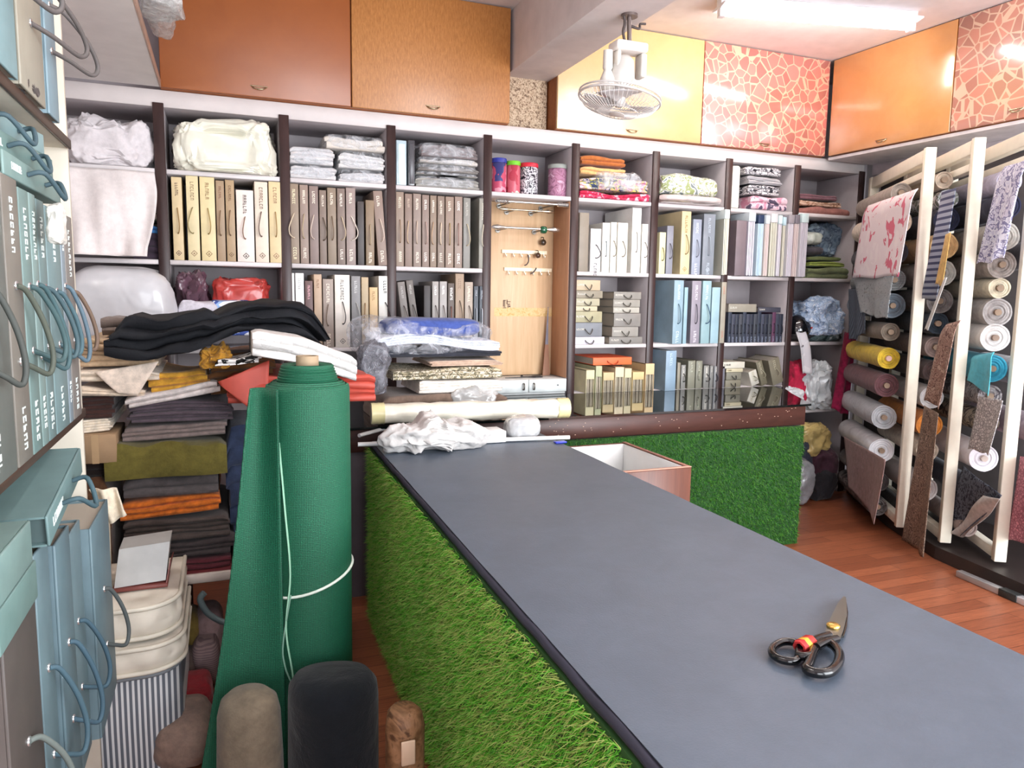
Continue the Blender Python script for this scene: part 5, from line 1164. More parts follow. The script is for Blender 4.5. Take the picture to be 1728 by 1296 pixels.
# left column of the bench pile
z = BT
LG = 'left fabric pile on the bench'
pile('brown cloth low in the left column of the bench', 120, 182, 806, FT((92, 62, 42)), 4, 230, group=LG)
pile('near-black filler standing for the shaded gap under the cardboard box', 122, 190, 780, FT((36, 28, 26)), 2, 231, group=LG)  # dark fold put in to paint the shade of an empty gap
a, b, z0, z1 = rect(122, 197, 732, 777, 2.86)
t = thing('cardboard_box', 'brown cardboard box in the left column of the bench pile', 'box', ((a + b) / 2, 2.99, z + .002)); hb = onY(160, 734, 2.86).z - z - .002; hw = (b - a) / 2
g = G(); g.rbox((-hw, -.13, 0), (hw, .13, hb), .003, seg=1); g.make('body', plain((150, 122, 92), .8, var=.08), t)
g = G(); g.box((-.01, -.1312, 0), (.012, -.1302, hb)); g.make('tape_strip', plain((170, 140, 104), .5), t, smooth=False)
z += hb + .003
pile('white papery folded cloth on the cardboard box', 124, 186, 708, FT((224, 212, 194)), 5, 232, group=LG, slope=.06)
pile('dark brown folded cloth in the left column under the cream canvas', 122, 190, 668, FT((62, 40, 36)), 5, 233, group=LG)
canv = pile('cream canvas piece with a fold-over flap in the left column', 122, 240, 645, FT((210, 192, 172)), 2, 234, Y=2.86, group=LG, sag=.02, slope=-.03)
pile('pale canvas cloth sheet in the left column below the beige folds', 122, 272, 622, FT((216, 200, 182)), 2, 235, Y=2.87, group=LG)
pile('beige layered cloth folds left of the black cloth', 122, 262, 566, FT((190, 164, 134)), 5, 236, Y=2.92, group=LG, rag=.014)
pl2 = [onY(x, y, 2.85) for x, y in ((160, 628), (268, 610), (200, 664), (232, 668))]
sheet('cloth_flap', lambda u, v: (pl2[0].lerp(pl2[1], u)).lerp(pl2[2].lerp(pl2[3], u), v) + Vector((0, -.01 * math.sin(v * 3), 0)), 12, 10, FT((218, 200, 184)), .004, parent=canv, origin=pl2[0]).location -= canv.location
# things under and in front of the bench
for i, (x0, x1, yt, yb, Y, m_, nm) in enumerate([
        (296, 336, 1048, 1110, 2.92, FT((120, 100, 50)), 'ochre cloth bundle on the floor under the bench'),
        (332, 372, 1040, 1070, 2.93, FT((150, 124, 124)), 'pinkish rolled cloth under the bench'),
        (330, 366, 1094, 1168, 2.8, stripes((140, 118, 118), (110, 90, 92), 2, 40, .5), 'pink-grey bundle of folded cloth on the floor under the bench'),
        (292, 330, 1112, 1180, 2.8, FT((84, 70, 66)), 'dull brown cloth bundle on the floor under the bench'),
        (300, 352, 1176, 1246, 2.55, FT((140, 30, 38)), 'dark red cloth heap on the floor in front of the bench'),
        (262, 352, 1228, 1310, 2.32, FT((130, 108, 96)), 'pale pinkish cloth bag on the floor by the mattress samples')]):
    a, b, z0, z1 = rect(x0, x1, yt, yb, Y); lowz = max(.003, min(z0, .003)) if i >= 2 else max(.003, z0)
    crumple('cloth_bundle', nm, 'cloth', ((a + b) / 2, Y + .12, .003), (b - a + .03, .24, max(.06, z1 - .003)), m_, 240 + i, .12, 5, .6)
a = onY(345, 1000, 2.83)
g = G(); g.tube(bez([a - a, onY(338, 1012, 2.83) - a, onY(350, 1034, 2.83) - a, onY(372, 1048, 2.83) - a, onY(392, 1052, 2.83) - a], 16), .012, 8); o = g.make('hanging_hose', plain((96, 110, 112), .4), None); o.location = a; tag(o, 'grey bent hose hanging under the bench edge', 'hose')
# ------------------------------------------------------------------ green mesh matting roll
def mesh_green(c1, c2):
    mt, nt, N, L, b = nodes_of('green_mesh_matting')
    v = coords(nt, (1, 1, 1), 'UV')
    vo = N.new('ShaderNodeTexVoronoi'); vo.inputs['Scale'].default_value = 1; vo.inputs['Randomness'].default_value = .15
    L.new(v, vo.inputs['Vector'])
    L.new(ramp(nt, vo.outputs['Distance'], [(.28, c2), (.5, c1)]), b.inputs['Base Color']); bump(nt, b, vo.outputs['Distance'], .5, .004)
    b.inputs['Roughness'].default_value = .6; return mt
MG = mesh_green((20, 106, 74), (7, 62, 44))
RX, RY, RR = .232, 2.27, .121
roll_t = thing('matting_roll', 'tall standing roll of green mesh matting tied with white string', 'matting roll', (RX, RY, 0))
def uvmesh(name, V, Fc, UV, mat, parent):
    o = mk(name, V, Fc, mat, parent); me = o.data; uv = me.uv_layers.new(name='UVMap')
    for lp in me.loops: uv.data[lp.index].uv = UV[lp.vertex_index]
    return o
prof = [(RR, .002), (RR, .3), (RR * 1.0, .6), (RR * 1.005, .9), (RR, 1.196), (RR * .98, 1.206)]
for k in range(3): prof += [(RR * (.93 - k * .055), 1.209 + k * .005), (RR * (.92 - k * .055), 1.203 + k * .006)]
for k in range(6): prof += [(RR * (.72 - k * .02), 1.216 + k * .008), (RR * (.735 - k * .02), 1.222 + k * .008)]
prof += [(RR * .58, 1.268), (RR * .4, 1.264), (RR * .33, 1.262)]
V, Fc, UV = [], [], []; sg = 72
for i, (r_, zz) in enumerate(prof):
    for k in range(sg + 1):
        a = 2 * math.pi * k / sg + .6; wob = 1 + .012 * math.sin(a * 2 + zz * 2) ; V.append(Vector((r_ * wob * math.cos(a), r_ * wob * math.sin(a), zz))); UV.append((a * RR * 210, zz * 210))
for i in range(len(prof) - 1):
    for k in range(sg): Fc.append((i * (sg + 1) + k, i * (sg + 1) + k + 1, (i + 1) * (sg + 1) + k + 1, (i + 1) * (sg + 1) + k))
uvmesh('matting', V, Fc, UV, MG, roll_t)
g = G(); g.lathe([(.033, 1.1), (.033, 1.292), (.028, 1.292), (.028, 1.1)], 24); g.make('cardboard_core', plain((170, 146, 118), .8), roll_t)
# loose outer turn hanging off the left side
V, Fc, UV = [], [], []; nu, nv_ = 16, 40
for j in range(nv_ + 1):
    v = j / nv_; zz = 1.205 - 1.17 * v
    wd = .075 + .175 * v ** .9 - .02 * math.sin(v * 3.14)
    for i in range(nu + 1):
        u = i / nu
        x = -RR * .75 - wd * u ; y = -.095 + .02 * u + .05 * math.sin(u * 2.6) * (1 - .4 * v) - .03 * u * v
        V.append(Vector((x, y, zz))); UV.append((u * wd * 210, zz * 210))
for j in range(nv_):
    for i in range(nu): Fc.append((j * (nu + 1) + i, j * (nu + 1) + i + 1, (j + 1) * (nu + 1) + i + 1, (j + 1) * (nu + 1) + i))
o = uvmesh('loose_flap', V, Fc, UV, MG, roll_t); md = o.modifiers.new('t', 'SOLIDIFY'); md.thickness = .004
ST = plain((216, 226, 214), .6)
g = G(); pts = []
for k in range(40):
    a = 2 * math.pi * k / 40; pts.append(Vector((RR * 1.035 * math.cos(a), RR * 1.035 * math.sin(a), .62 + .035 * math.cos(a) + .012 * math.sin(a))))
g.tube(pts, .0045, 6, closed=True); g.make('string', ST, roll_t)
g = G(); g.tube(bez([(-.092, -.085, 1.05), (-.08, -.097, .85), (-.07, -.104, .66), (-.085, -.102, .5), (-.07, -.106, .36), (-.06, -.11, .25)], 30), .003, 5); g.make('string', plain((150, 200, 170), .6), roll_t)
g = G(); g.tube(bez([(-.07, -.108, .6), (-.094, -.098, .45), (-.09, -.1, .38), (-.074, -.106, .33)], 20), .0028, 5); g.make('string', plain((120, 160, 140), .6), roll_t)
# rolls standing in front of it on the floor
t = thing('carpet_roll', 'squat dark navy felt roll standing before the green roll', 'carpet roll', (.255, 1.985, .001))
g = G(); pr = [(.0, 0), (.12, 0), (.126, .05), (.124, .36), (.119, .4), (.1, .425), (.05, .432), (0, .434)]; g.lathe(pr, 36)
for v in g.V: v += Vector((.008 * noise.noise(v * 7), .008 * noise.noise(v * 7 + Vector((3, 1, 0))), .02 * noise.noise(v * 5)))* (1 if v.z > .02 else 0)
g.make('felt', fabric((15, 19, 24), wrinkle=.5), t)
t = thing('carpet_roll', 'beige felt roll with a rounded top standing left of the navy roll', 'carpet roll', (.035, 2.02, .001))
g = G(); g.lathe([(0, 0), (.08, 0), (.082, .2), (.079, .34), (.071, .378), (.05, .398), (0, .404)], 32)
for v in g.V: v.x *= 1.05 + .1 * (.4 - v.z); v += Vector((.006 * noise.noise(v * 6), .006 * noise.noise(v * 6 + Vector((3, 1, 0))), 0))
g.make('felt', fabric((112, 100, 84), wrinkle=.3), t)
t = thing('paper_roll', 'small brown paper-wrapped roll standing against the grass side of the table', 'paper roll', (.405, 1.76, .001))
g = G(); g.lathe([(0, 0), (.05, 0), (.05, .38), (.045, .41), (.03, .425), (0, .428)], 28)
for v in g.V: v += Vector((.006 * noise.noise(v * 13), .006 * noise.noise(v * 13 + Vector((3, 1, 0))), .006 * noise.noise(v * 11)))* (1 if v.z > .02 else 0)
g.make('wrapping', blotch([(96, 66, 44), (120, 86, 58), (142, 104, 74), (80, 54, 36)], 12, .5, False, 2, .5), t)
g = G(); g.rbox((-.02, -.0565, .3), (.016, -.05, .365), .004); g.make('pale_patch', plain((206, 176, 150), .5), t)
# ------------------------------------------------------------------ left rack with the big blue sample books
XR = -.36
rack = thing('book_rack', 'tall cream rack against the left wall holding big teal sample books', 'rack', (-.68, 1.6, 0)); RO = rack.location.copy()
CRM = plain((206, 198, 182), .6, var=.04)
def rpart(name, lo, hi, mat): g = G(); g.rbox(Vector(lo) - RO, Vector(hi) - RO, .002, seg=1); return g.make(name, mat, rack)
rpart('end_panel', (-.98, 2.3, 0), (XR - .008, 2.32, 2.42), CRM)
for zt_, nm in ((1.87, 0), (1.157, 1), (.385, 2)):
    rpart('shelf_board', (-.98, .9, zt_ - .024), (XR - .006, 2.299, zt_), CRM); rpart('edge_strip', (XR - .0055, .9, zt_ - .026), (XR + .002, 2.3, zt_ - .001), wood((58, 42, 34), (84, 62, 50), (20, 2, 20), .5))
rpart('back_panel', (-.996, .9, 0), (-.981, 2.32, 2.42), CRM)
TE = [(108, 136, 132), (120, 146, 142), (106, 132, 132), (112, 140, 142)]
def nearbook(ya, yb, z0, h, col, label, x=XR + .012, sway=.06, cordc=(72, 92, 92), ink=(222, 232, 228), depth=.42, **kw):
    r_ = random.Random(int(ya * 1000)); kw.setdefault('out', r_.uniform(.03, .05)); kw.setdefault('eye', (r_.uniform(.62, .67), r_.uniform(.34, .4)))
    sway *= r_.uniform(.8, 1.5)
    return book(x, z0, yb - ya - .004, h, col, label, yf=(ya + yb) / 2, depth=depth, rz=R(90), cord=(cordc, sway), cr=.0052, ink=ink, mark=kw.pop('mark', 'both'), group=kw.pop('group', 'big sample books on the middle rack shelf'), **kw)
for i, (ya, yb, h, c, nm, sw, cc) in enumerate([
        (1.30, 1.525, .5, (104, 110, 104), 'big grey-green sample book nearest on the middle shelf of the left rack', .05, (66, 70, 66)),
        (1.534, 1.644, .52, (120, 114, 104), 'big warm grey sample book beside the first teal one on the middle rack shelf', .07, (78, 84, 74)),
        (1.65, 1.728, .51, TE[0], 'first big teal sample book after the warm grey one on the middle rack shelf', .075, (66, 90, 92)),
        (1.732, 1.788, .51, TE[1], 'second big teal sample book after the warm grey one on the middle rack shelf', .07, (66, 92, 96)),
        (1.792, 1.864, .505, TE[2], 'third big teal sample book after the warm grey one on the middle rack shelf', .06, (64, 86, 92)),
        (1.87, 2.018, .5, TE[3], 'widest teal sample book on the middle rack shelf', .05, (70, 96, 104)),
        (2.024, 2.068, .5, (126, 142, 152), 'slim blue-grey sample book on the middle rack shelf', .03, (84, 104, 116)),
        (2.074, 2.18, .5, (124, 118, 112), 'big grey sample book furthest along the middle rack shelf', .06, (104, 84, 70))]):
    nearbook(ya, yb, 1.157, h, c, nm, sway=sw, cordc=cc, seed=300 + i)
for i, (ya, yb, h, c, nm) in enumerate([(1.46, 1.71, .5, (128, 168, 174), 'pale teal sample book nearest on the top shelf of the left rack'), (1.73, 1.95, .49, (160, 154, 136), 'wide beige-grey sample book on the top shelf of the left rack'), (1.985, 2.1, .5, (124, 152, 164), 'blue sample book furthest on the top shelf of the left rack')]):
    nearbook(ya, yb, 1.87, h, c, nm, sway=[.1, .13, .1][i], cordc=(92, 86, 84), seed=320 + i, group='big sample books on the top rack shelf', mark=None, eye=(.5, .3), out=.08)
def flat2(loc, rot, w, h, depth, col, label, group=None, cord=None, ink=(222, 232, 228), mark=True, seed=0):
    t = thing('sample_book', label, 'sample book', loc, rot, group)
    g = G(); g.rbox((-w / 2, 0, 0), (w / 2, .006, h - .001), .003); g.box((-w / 2, .0055, 0), (w / 2, depth, .004)); g.box((-w / 2, .0055, h - .005), (w / 2, depth, h - .001)); g.make('cover', plain(col, .5, var=.06), t)
    g = G(); g.box((-w / 2 + .01, .007, .0045), (w / 2 - .01, depth - .01, h - .0055)); g.make('pages', plain(dk(col, .7), .8), t, smooth=False)
    if cord:
        d = w * .16; zc = h * .5; g = G(); g.tube(bez([(-d, -.001, zc), (-d * .9, -.03, zc + .005), (0, -.05, zc - .035), (d * .9, -.03, zc + .005), (d, -.001, zc)], 24), .005, 7); g.make('cord_handle', plain(cord, .7), t)
    if mark:
        g, wd = squiggle(7, min(h * .3, .018), random.Random(seed)); q = G(); q.F = g.F; q.V = [Vector((-w * .4 + v.x, -v.z - .0004, h * .45 + v.y - .004)) for v in g.V]; q.make('spine_lettering', plain(ink, .5), t, smooth=False)
    return t
ztop = 1.157 + .5225
for i, (yc, w_, dz, h_, c, nm, rz, tilt) in enumerate([(1.83, .5, 0, .045, TE[1], 'teal sample book lying flat on the standing teal books', R(90), 0), (1.8, .46, .047, .05, TE[0], 'teal sample book lying second in the flat stack over the standing teal books', R(86), 0), (1.78, .42, .099, .045, (130, 158, 160), 'greyish teal sample book lying topmost over the standing teal books', R(82), 0)]):
    flat2((XR + .008 - .02 * i, yc, ztop + dz), (0, tilt, rz), w_, h_, .36, c, nm, 'teal books lying flat on the rack', (66, 88, 96), seed=330 + i)
o = crumple('paper_tag', 'crumpled white plastic tag hanging by the big teal books', 'tag', onX(96, 412, XR + .05), (.035, .06, .085), plain((206, 202, 194), .45), 340, .35, 22, .5)
o = crumple('cloth_scrap', 'dark brown furry cloth scrap on the edge of the top rack shelf', 'cloth', (XR - .01, 1.83, 1.873), (.05, .16, .035), fabric((58, 44, 38), wrinkle=.8), 341, .2, 12, .6)
# lower shelf of blue books
XB = -.325
BLU = [(98, 124, 132), (92, 118, 127), (104, 130, 138), (96, 122, 131)]
LGp = 'big blue sample books on the low rack shelf'
for i, (ya, yb, h, c, nm, xx, cc, sw) in enumerate([
        (1.27, 1.48, .545, (82, 74, 70), 'big dark grey-brown sample book on the low shelf of the left rack', XB, (110, 120, 116), .08),
        (1.487, 1.60, .62, BLU[0], 'first light blue sample book after the grey-brown one on the low rack shelf', XB, (66, 92, 104), .07),
        (1.607, 1.75, .60, BLU[1], 'second light blue sample book after the grey-brown one on the low rack shelf', XB + .01, (60, 86, 100), .06),
        (1.757, 1.93, .56, BLU[2], 'third light blue sample book after the grey-brown one on the low rack shelf', XB, (62, 88, 102), .05),
        (1.94, 2.22, .53, BLU[3], 'widest light blue sample book furthest on the low rack shelf', XB + .02, (78, 84, 84), .06)]):
    nearbook(ya, yb, .385, h, c, nm, x=xx, sway=sw, cordc=cc, seed=350 + i, group=LGp, mark=None, depth=.44, eye=(.62, .34))
for i, (z0, h_, yc, nm) in enumerate([(.935, .07, 1.36, 'teal sample box lying flat on the dark grey-brown book'), (1.007, .075, 1.34, 'teal sample box lying upper on the dark grey-brown book')]):
    flat2((XB + .005, yc, z0), (0, 0, R(90)), .24, h_, .36, TE[i], nm, 'teal boxes lying on the low rack shelf', None, mark=False)
flat2((XB + .02, 1.70, 1.04), (0, R(-9), R(90)), .36, .06, .34, TE[2], 'teal sample book lying tilted on the light blue books under the rack shelf', 'teal boxes lying on the low rack shelf', (60, 84, 92), seed=361)
# ------------------------------------------------------------------ mattress corner samples
def quilt_mat(c, sc):
    k = ('quilt', c, sc)
    if k in MATS: return MATS[k]
    mt, nt, N, L, b = nodes_of('quilted_ticking'); v = coords(nt)
    vo = N.new('ShaderNodeTexVoronoi'); vo.feature = 'SMOOTH_F1'; vo.inputs['Scale'].default_value = sc; L.new(v, vo.inputs['Vector'])
    L.new(ramp(nt, noise_tex(nt, v, 20), [(.3, dk(c, .95)), (.7, c)]), b.inputs['Base Color']); bump(nt, b, vo.outputs['Distance'], .8, .05); b.inputs['Roughness'].default_value = .7; MATS[k] = mt; return mt
def slab(label, x0, x1, yy0, yy1, z0, z1, rc, side, top, pipe, group='mattress corner samples'):
    t = thing('mattress_sample', label, 'mattress sample', ((x0 + x1) / 2, (yy0 + yy1) / 2, z0), group=group); hx, hy = (x1 - x0) / 2, (yy1 - yy0) / 2; h = z1 - z0
    out = [(-hx, hy), (-hx, -hy)] + [(hx - rc + rc * math.sin(R(a)), -hy + rc - rc * math.cos(R(a))) for a in range(0, 91, 10)] + [(hx, hy)]
    g = G(); rings = []
    for (zz, ins) in ((.004, .006), (.02, 0), (h * .5, -.006), (h - .02, 0), (h - .004, .006)):
        rings.append([Vector((x * (1 - ins / hx), y * (1 - ins / hy), zz)) for x, y in out])
    n = len(out); V = [p for r_ in rings for p in r_]; Fc = []
    for i in range(len(rings) - 1):
        for k in range(n): Fc.append((i * n + k, i * n + (k + 1) % n, (i + 1) * n + (k + 1) % n, (i + 1) * n + k))
    g.add(V, Fc); g.make('border', side, t)
    g = G(); c = Vector((0, 0, h + .006)); R0 = [Vector((x * .985, y * .985, h - .003)) for x, y in out]; R1 = [Vector((x * .7, y * .8, h + .005)) for x, y in out]
    g.add(R0 + R1 + [c], [(k, (k + 1) % n, n + (k + 1) % n, n + k) for k in range(n)] + [(n + k, n + (k + 1) % n, 2 * n) for k in range(n)]); g.make('quilted_top', top, t)
    for zz in (.006, h - .006):
        g = G(); g.tube([Vector((x, y, zz)) for x, y in out[1:]], .0075, 7); g.make('piping', pipe, t)
    return t
CRQ = quilt_mat((216, 206, 190), 11); PIP = plain((206, 198, 182), .6)
slab('striped grey mattress corner sample at the bottom of the mattress samples', -.5, -.155, 2.36, 2.8, .001, .33, .09, stripes((206, 206, 206), (92, 96, 104), 0, 21, .42), quilt_mat((200, 200, 198), 9), plain((120, 124, 128), .6))
slab('cream quilted mattress corner sample lying on the striped one', -.5, -.14, 2.34, 2.8, .338, .425, .11, CRQ, CRQ, PIP)
slab('thick cream quilted mattress corner sample topmost of the three', -.5, -.15, 2.36, 2.8, .438, .54, .11, CRQ, CRQ, PIP)
t = thing('white_tray', 'white folded cardboard tray with a red-brown base on the mattress samples', 'tray', (-.262, 2.55, .549))
g = G(); g.add([(-.075, -.06, .012), (.07, -.06, .02), (.085, -.03, .135), (-.06, -.03, .125), (-.075, .06, .012), (.07, .06, .02), (.085, .09, .135), (-.06, .09, .125)], [(0, 1, 2, 3), (7, 6, 5, 4), (0, 4, 5, 1), (1, 5, 6, 2), (2, 6, 7, 3), (3, 7, 4, 0)]); g.make('body', plain((176, 175, 173), .45), t, smooth=False)
g = G(); g.rbox((-.08, -.07, 0), (.076, .065, .0115), .002, seg=1); g.make('base_strip', plain((116, 60, 54), .5), t)
g = G(); g.add([(.0705, -.066, .012), (.083, -.05, .075), (.0865, .06, .07), (.0735, .06, .012)], [(0, 1, 2, 3)]); o = g.make('side_flap', plain((116, 60, 54), .5), t, smooth=False); md = o.modifiers.new('t', 'SOLIDIFY'); md.thickness = .003
crumple('quilt_sample', 'cream quilted cloth sample standing behind the widest blue book', 'quilt', (-.415, 2.52, .547), (.13, .2, .27), quilt_mat((224, 208, 182), 9), 370, .05, 5, .4, ridge=.4)
pq = [onY(x, y, 2.42) for x, y in ((150, 826), (196, 824), (186, 884), (214, 868))]
sheet('cloth_flap', lambda u, v: (pq[0].lerp(pq[1], u)).lerp(pq[2].lerp(pq[3], u), v) + Vector((0, .012 * math.sin(u * 9 + v * 3), 0)), 14, 10, FT((214, 200, 178)), .004, label='cream fringed cloth corner over the quilted sample by the rack', cat='cloth', origin=pq[0])
# ------------------------------------------------------------------ fabric roll rack on the right
DR = Vector((.53, .85, 0)).normalized(); PN = Vector((-DR.y, DR.x, 0))       # roll direction, and its left-hand normal
NX = 3.85
CRW = plain((232, 226, 208), .5, var=.03)
base = thing('plinth', 'dark low plinth under the fabric roll rack along the right wall', 'plinth', (4.3, 3.0, 0))
BO2 = base.location.copy()
g = G(); g.prism([(x - BO2.x, y - BO2.y) for x, y in ((4.46, 4.26), (4.04, 3.5), (3.80, 2.96), (3.70, 2.3), (3.62, 1.7), (4.93, 1.7), (4.93, 4.26))], .001, .075); g.make('plinth', plain((46, 38, 36), .5), base, smooth=False)
g = G(); g.rbox((4.52 - BO2.x, 1.7 - BO2.y, .0755), (4.54 - BO2.x, 4.2 - BO2.y, 2.38), .002, seg=1); g.make('back_board', plain((90, 84, 84), .7), base)
for i, yb in enumerate((3.235, 2.935, 2.61)):
    L_ = min(1.16, (4.9 - NX) / DR.x - .1)
    t = thing('fabric_rack', ['cream wooden rack frame nearest the corner, left of the three', 'cream wooden rack frame, middle of the three', 'cream wooden rack frame nearest the room front'][i], 'frame', (NX, yb, .076), (0, 0, math.atan2(DR.y, DR.x)), 'fabric rack frames')
    for xx in (0, L_ - .06):
        g = G(); g.rbox((xx, -.03, .0 if xx else .02), (xx + (.06 if xx else .042), .03, 2.29), .004); g.make('post', CRW, t)
    for z0, z1 in ((2.21, 2.285), (2.12, 2.16), (.03, .085)):
        g = G(); g.rbox((.061, -.024, z0), (L_ - .061, .024, z1), .003); g.make('rail', CRW, t)
SP = {'A': Vector((NX, 3.4, 0))}
for k_, y_ in (('B', 3.235), ('C', 2.935), ('D', 2.61)): SP[k_] = Vector((NX, y_, 0)) - PN * (.11 if k_ == 'B' else .135) - DR * (0 if k_ == 'B' else .06)
SY = {k_: v_.y for k_, v_ in SP.items()}
def zs(k, py): return onY({'A': 1512, 'B': 1588, 'C': 1677, 'D': 1728}[k], py, SY[k]).z
def froll(k, py, r, mat, label, near=0.0, length=.9, core=(150, 130, 110), endm=None, wob=.0035, seed=0, z=None, sh=0.0):
    L_ = min(length, 1.16 - near); r = min(r * 1.1, .0755)
    L_ = min(L_, {'A': .79, 'B': .8, 'C': .83}.get(k, .8))
    near = {'A': .06}.get(k, .0); P0 = SP[k] + DR * near + PN * sh; zc = zs(k, py) if z is None else z
    t = thing('fabric_roll', label, 'fabric roll', (P0.x, P0.y, zc), (0, 0, math.atan2(DR.y, DR.x)), 'fabric rolls in the right-hand rack')
    n2 = 26; V, Fc = [], []; prof = [(0.0, r)] + [(L_ * q / 12, r) for q in range(1, 13)]
    for i, (x, rr) in enumerate(prof):
        for j in range(n2):
            a = 2 * math.pi * j / n2; w_ = rr * (1 + wob / r * (noise.noise(Vector((x * 5 + seed, math.cos(a) * 1.3, math.sin(a) * 1.3 + seed * 2))) + .5 * noise.noise(Vector((x * 17 + seed, math.cos(a) * 3, math.sin(a) * 3)))))
            V.append(Vector((x, w_ * math.cos(a), w_ * math.sin(a))))
    for i in range(len(prof) - 1):
        for j in range(n2): Fc.append((i * n2 + j, i * n2 + (j + 1) % n2, (i + 1) * n2 + (j + 1) % n2, (i + 1) * n2 + j))
    # spiral end of wound layers
    nr = max(3, int(r / .013)); prev = list(range(n2))
    for q in range(nr):
        for rr, xx in ((r * (1 - (q + .55) / (nr + .6)), .004 * (q % 2) + .001), (r * (1 - (q + .95) / (nr + .6)), .008)):
            if rr < .016: continue
            b0 = len(V)
            for j in range(n2): a = 2 * math.pi * j / n2; V.append(Vector((xx, rr * math.cos(a), rr * math.sin(a))))
            Fc += [(prev[j], prev[(j + 1) % n2], b0 + (j + 1) % n2, b0 + j) for j in range(n2)]; prev = list(range(b0, b0 + n2))
    V.append(Vector((.02, 0, 0))); Fc += [(prev[j], prev[(j + 1) % n2], len(V) - 1) for j in range(n2)]
    e = [(len(prof) - 1) * n2 + j for j in range(n2)]; Fc.append(tuple(e))
    mk('cloth', V, Fc, mat, t, angle=32)
    if core:
        M = Matrix.Rotation(R(90), 4, 'Y'); g = G(); g.lathe([(.0135, -.012), (.017, -.012), (.017, .02), (.0135, .02)], 16, M); g.make('core_tube', plain(core, .8), t)
    return t
FB = fabric
froll('A', 322, .055, FB((150, 140, 130)), 'grey-beige roll topmost in the slot left of the corner-side frame', seed=1)
froll('A', 372, .068, FB((222, 210, 192)), 'cream roll with a swirled end behind the pink floral cloth', seed=2)
froll('A', 425, .062, FB((60, 58, 66)), 'charcoal roll behind the pink floral cloth', seed=3)
froll('A', 472, .06, stripes((104, 108, 108), (150, 154, 154), 2, 30, .6), 'grey ridged roll below the pink floral cloth', seed=4)
froll('A', 516, .07, FB((104, 116, 126), .12, .45), 'blue-grey roll with a pale rim by the corner-side frame', seed=5)
froll('A', 561, .05, FB((120, 110, 98)), 'taupe flat roll just above the yellow roll', seed=6)
froll('A', 606, .06, FB((206, 178, 62), .12), 'mustard yellow roll left of the corner-side frame', seed=7, core=(226, 190, 180))
froll('A', 652, .066, FB((104, 72, 76)), 'brown-mauve roll just below the yellow roll', seed=8)
froll('A', 706, .074, FB((176, 180, 184), .08, .5, wrinkle=.6), 'silver-grey quilted roll below the brown-mauve roll', seed=9)
froll('A', 762, .08, plain((222, 224, 228), .25, coat=.4, var=.05), 'white plastic-wrapped roll below the silver-grey roll', seed=10)
froll('A', 815, .055, FB((70, 66, 66)), 'dark grey roll behind the hanging mauve cloth', seed=11)
froll('A', 856, .055, blotch([(60, 56, 56), (110, 106, 104), (80, 76, 74)], 20), 'dark patterned roll lowest in the slot by the corner-side frame', seed=12)
froll('B', 302, .044, FB((190, 176, 158)), sh=.03, label='beige roll topmost between the corner-side and middle frames', seed=20)
froll('B', 334, .05, blotch([(216, 216, 220), (120, 130, 120), (190, 196, 200)], 22), 'white leafy roll second from top between corner-side and middle frames', seed=21)
froll('B', 370, .064, FB((34, 38, 58)), 'navy roll between the corner-side and middle frames', seed=22)
froll('B', 415, .074, FB((226, 190, 138), .1), 'golden beige roll between the corner-side and middle frames', seed=23)
froll('B', 461, .07, FB((188, 186, 178)), 'pale grey roll with a spiral end below the golden beige roll', seed=24)
froll('B', 508, .066, FB((112, 106, 104), .2), 'crushed grey roll below the pale grey spiral roll', seed=25)
froll('B', 546, .056, FB((46, 56, 66)), 'dark slate roll below the crushed grey roll', seed=26)
froll('B', 586, .056, FB((126, 110, 104)), 'grey-brown roll behind the upper brown lace', seed=27)
froll('B', 626, .056, FB((70, 56, 54)), 'dark brown roll with an open core behind the upper brown lace', seed=28)
froll('B', 670, .06, FB((200, 198, 198), .06, .5), 'pale grey satin roll above the orange roll', seed=29)
froll('B', 716, .066, FB((206, 132, 60), .12), 'orange wound roll between the corner-side and middle frames', seed=30, core=(120, 70, 40))
froll('B', 759, .056, FB((218, 206, 188)), 'cream roll just below the orange roll', seed=31)
froll('B', 822, .082, plain((214, 206, 204), .3, coat=.3, var=.06), 'white bagged roll below the cream roll', seed=32, core=None)
froll('B', 874, .044, FB((64, 58, 54)), sh=.03, label='dark roll lowest between the corner-side and middle frames', seed=33)
froll('C', 302, .056, FB((190, 188, 212), .1), 'lilac roll topmost between the middle and front frames', seed=40)
froll('C', 346, .062, FB((40, 42, 64)), 'dark navy roll behind the lilac lace', seed=41)
froll('C', 398, .07, FB((176, 172, 164)), 'light grey roll with a spiral end between middle and front frames', seed=42)
froll('C', 446, .066, FB((140, 132, 126), .2), 'crumpled grey-brown roll between middle and front frames', seed=43)
froll('C', 486, .05, FB((196, 188, 166)), 'beige roll with a folded bow end between middle and front frames', seed=44)
froll('C', 527, .068, FB((150, 146, 144), .15, .4), 'grey satin twisted roll between middle and front frames', seed=45)
froll('C', 570, .07, FB((206, 204, 202), .08, .4), 'white-grey satin roll just above the turquoise roll', seed=46, core=(150, 130, 116))
froll('C', 622, .074, FB((54, 150, 176), .1, .6), 'turquoise roll between the middle and front frames', seed=47)
froll('C', 668, .056, blotch([(120, 114, 116), (150, 146, 146), (90, 86, 90)], 24), 'grey floral roll below the turquoise roll', seed=48)
froll('C', 712, .056, blotch([(80, 74, 70), (140, 130, 116), (60, 56, 54)], 20), 'dark floral roll behind the white lace', seed=49)
froll('C', 772, .084, FB((226, 222, 228), .04, .55), 'thick white roll low between the middle and front frames', seed=50, core=(206, 190, 180))
froll('C', 832, .06, FB((44, 46, 60)), 'navy roll under the thick white roll', seed=51)
froll('C', 888, .046, FB((140, 124, 118)), sh=.05, label='taupe roll lowest between the middle and front frames', seed=52)
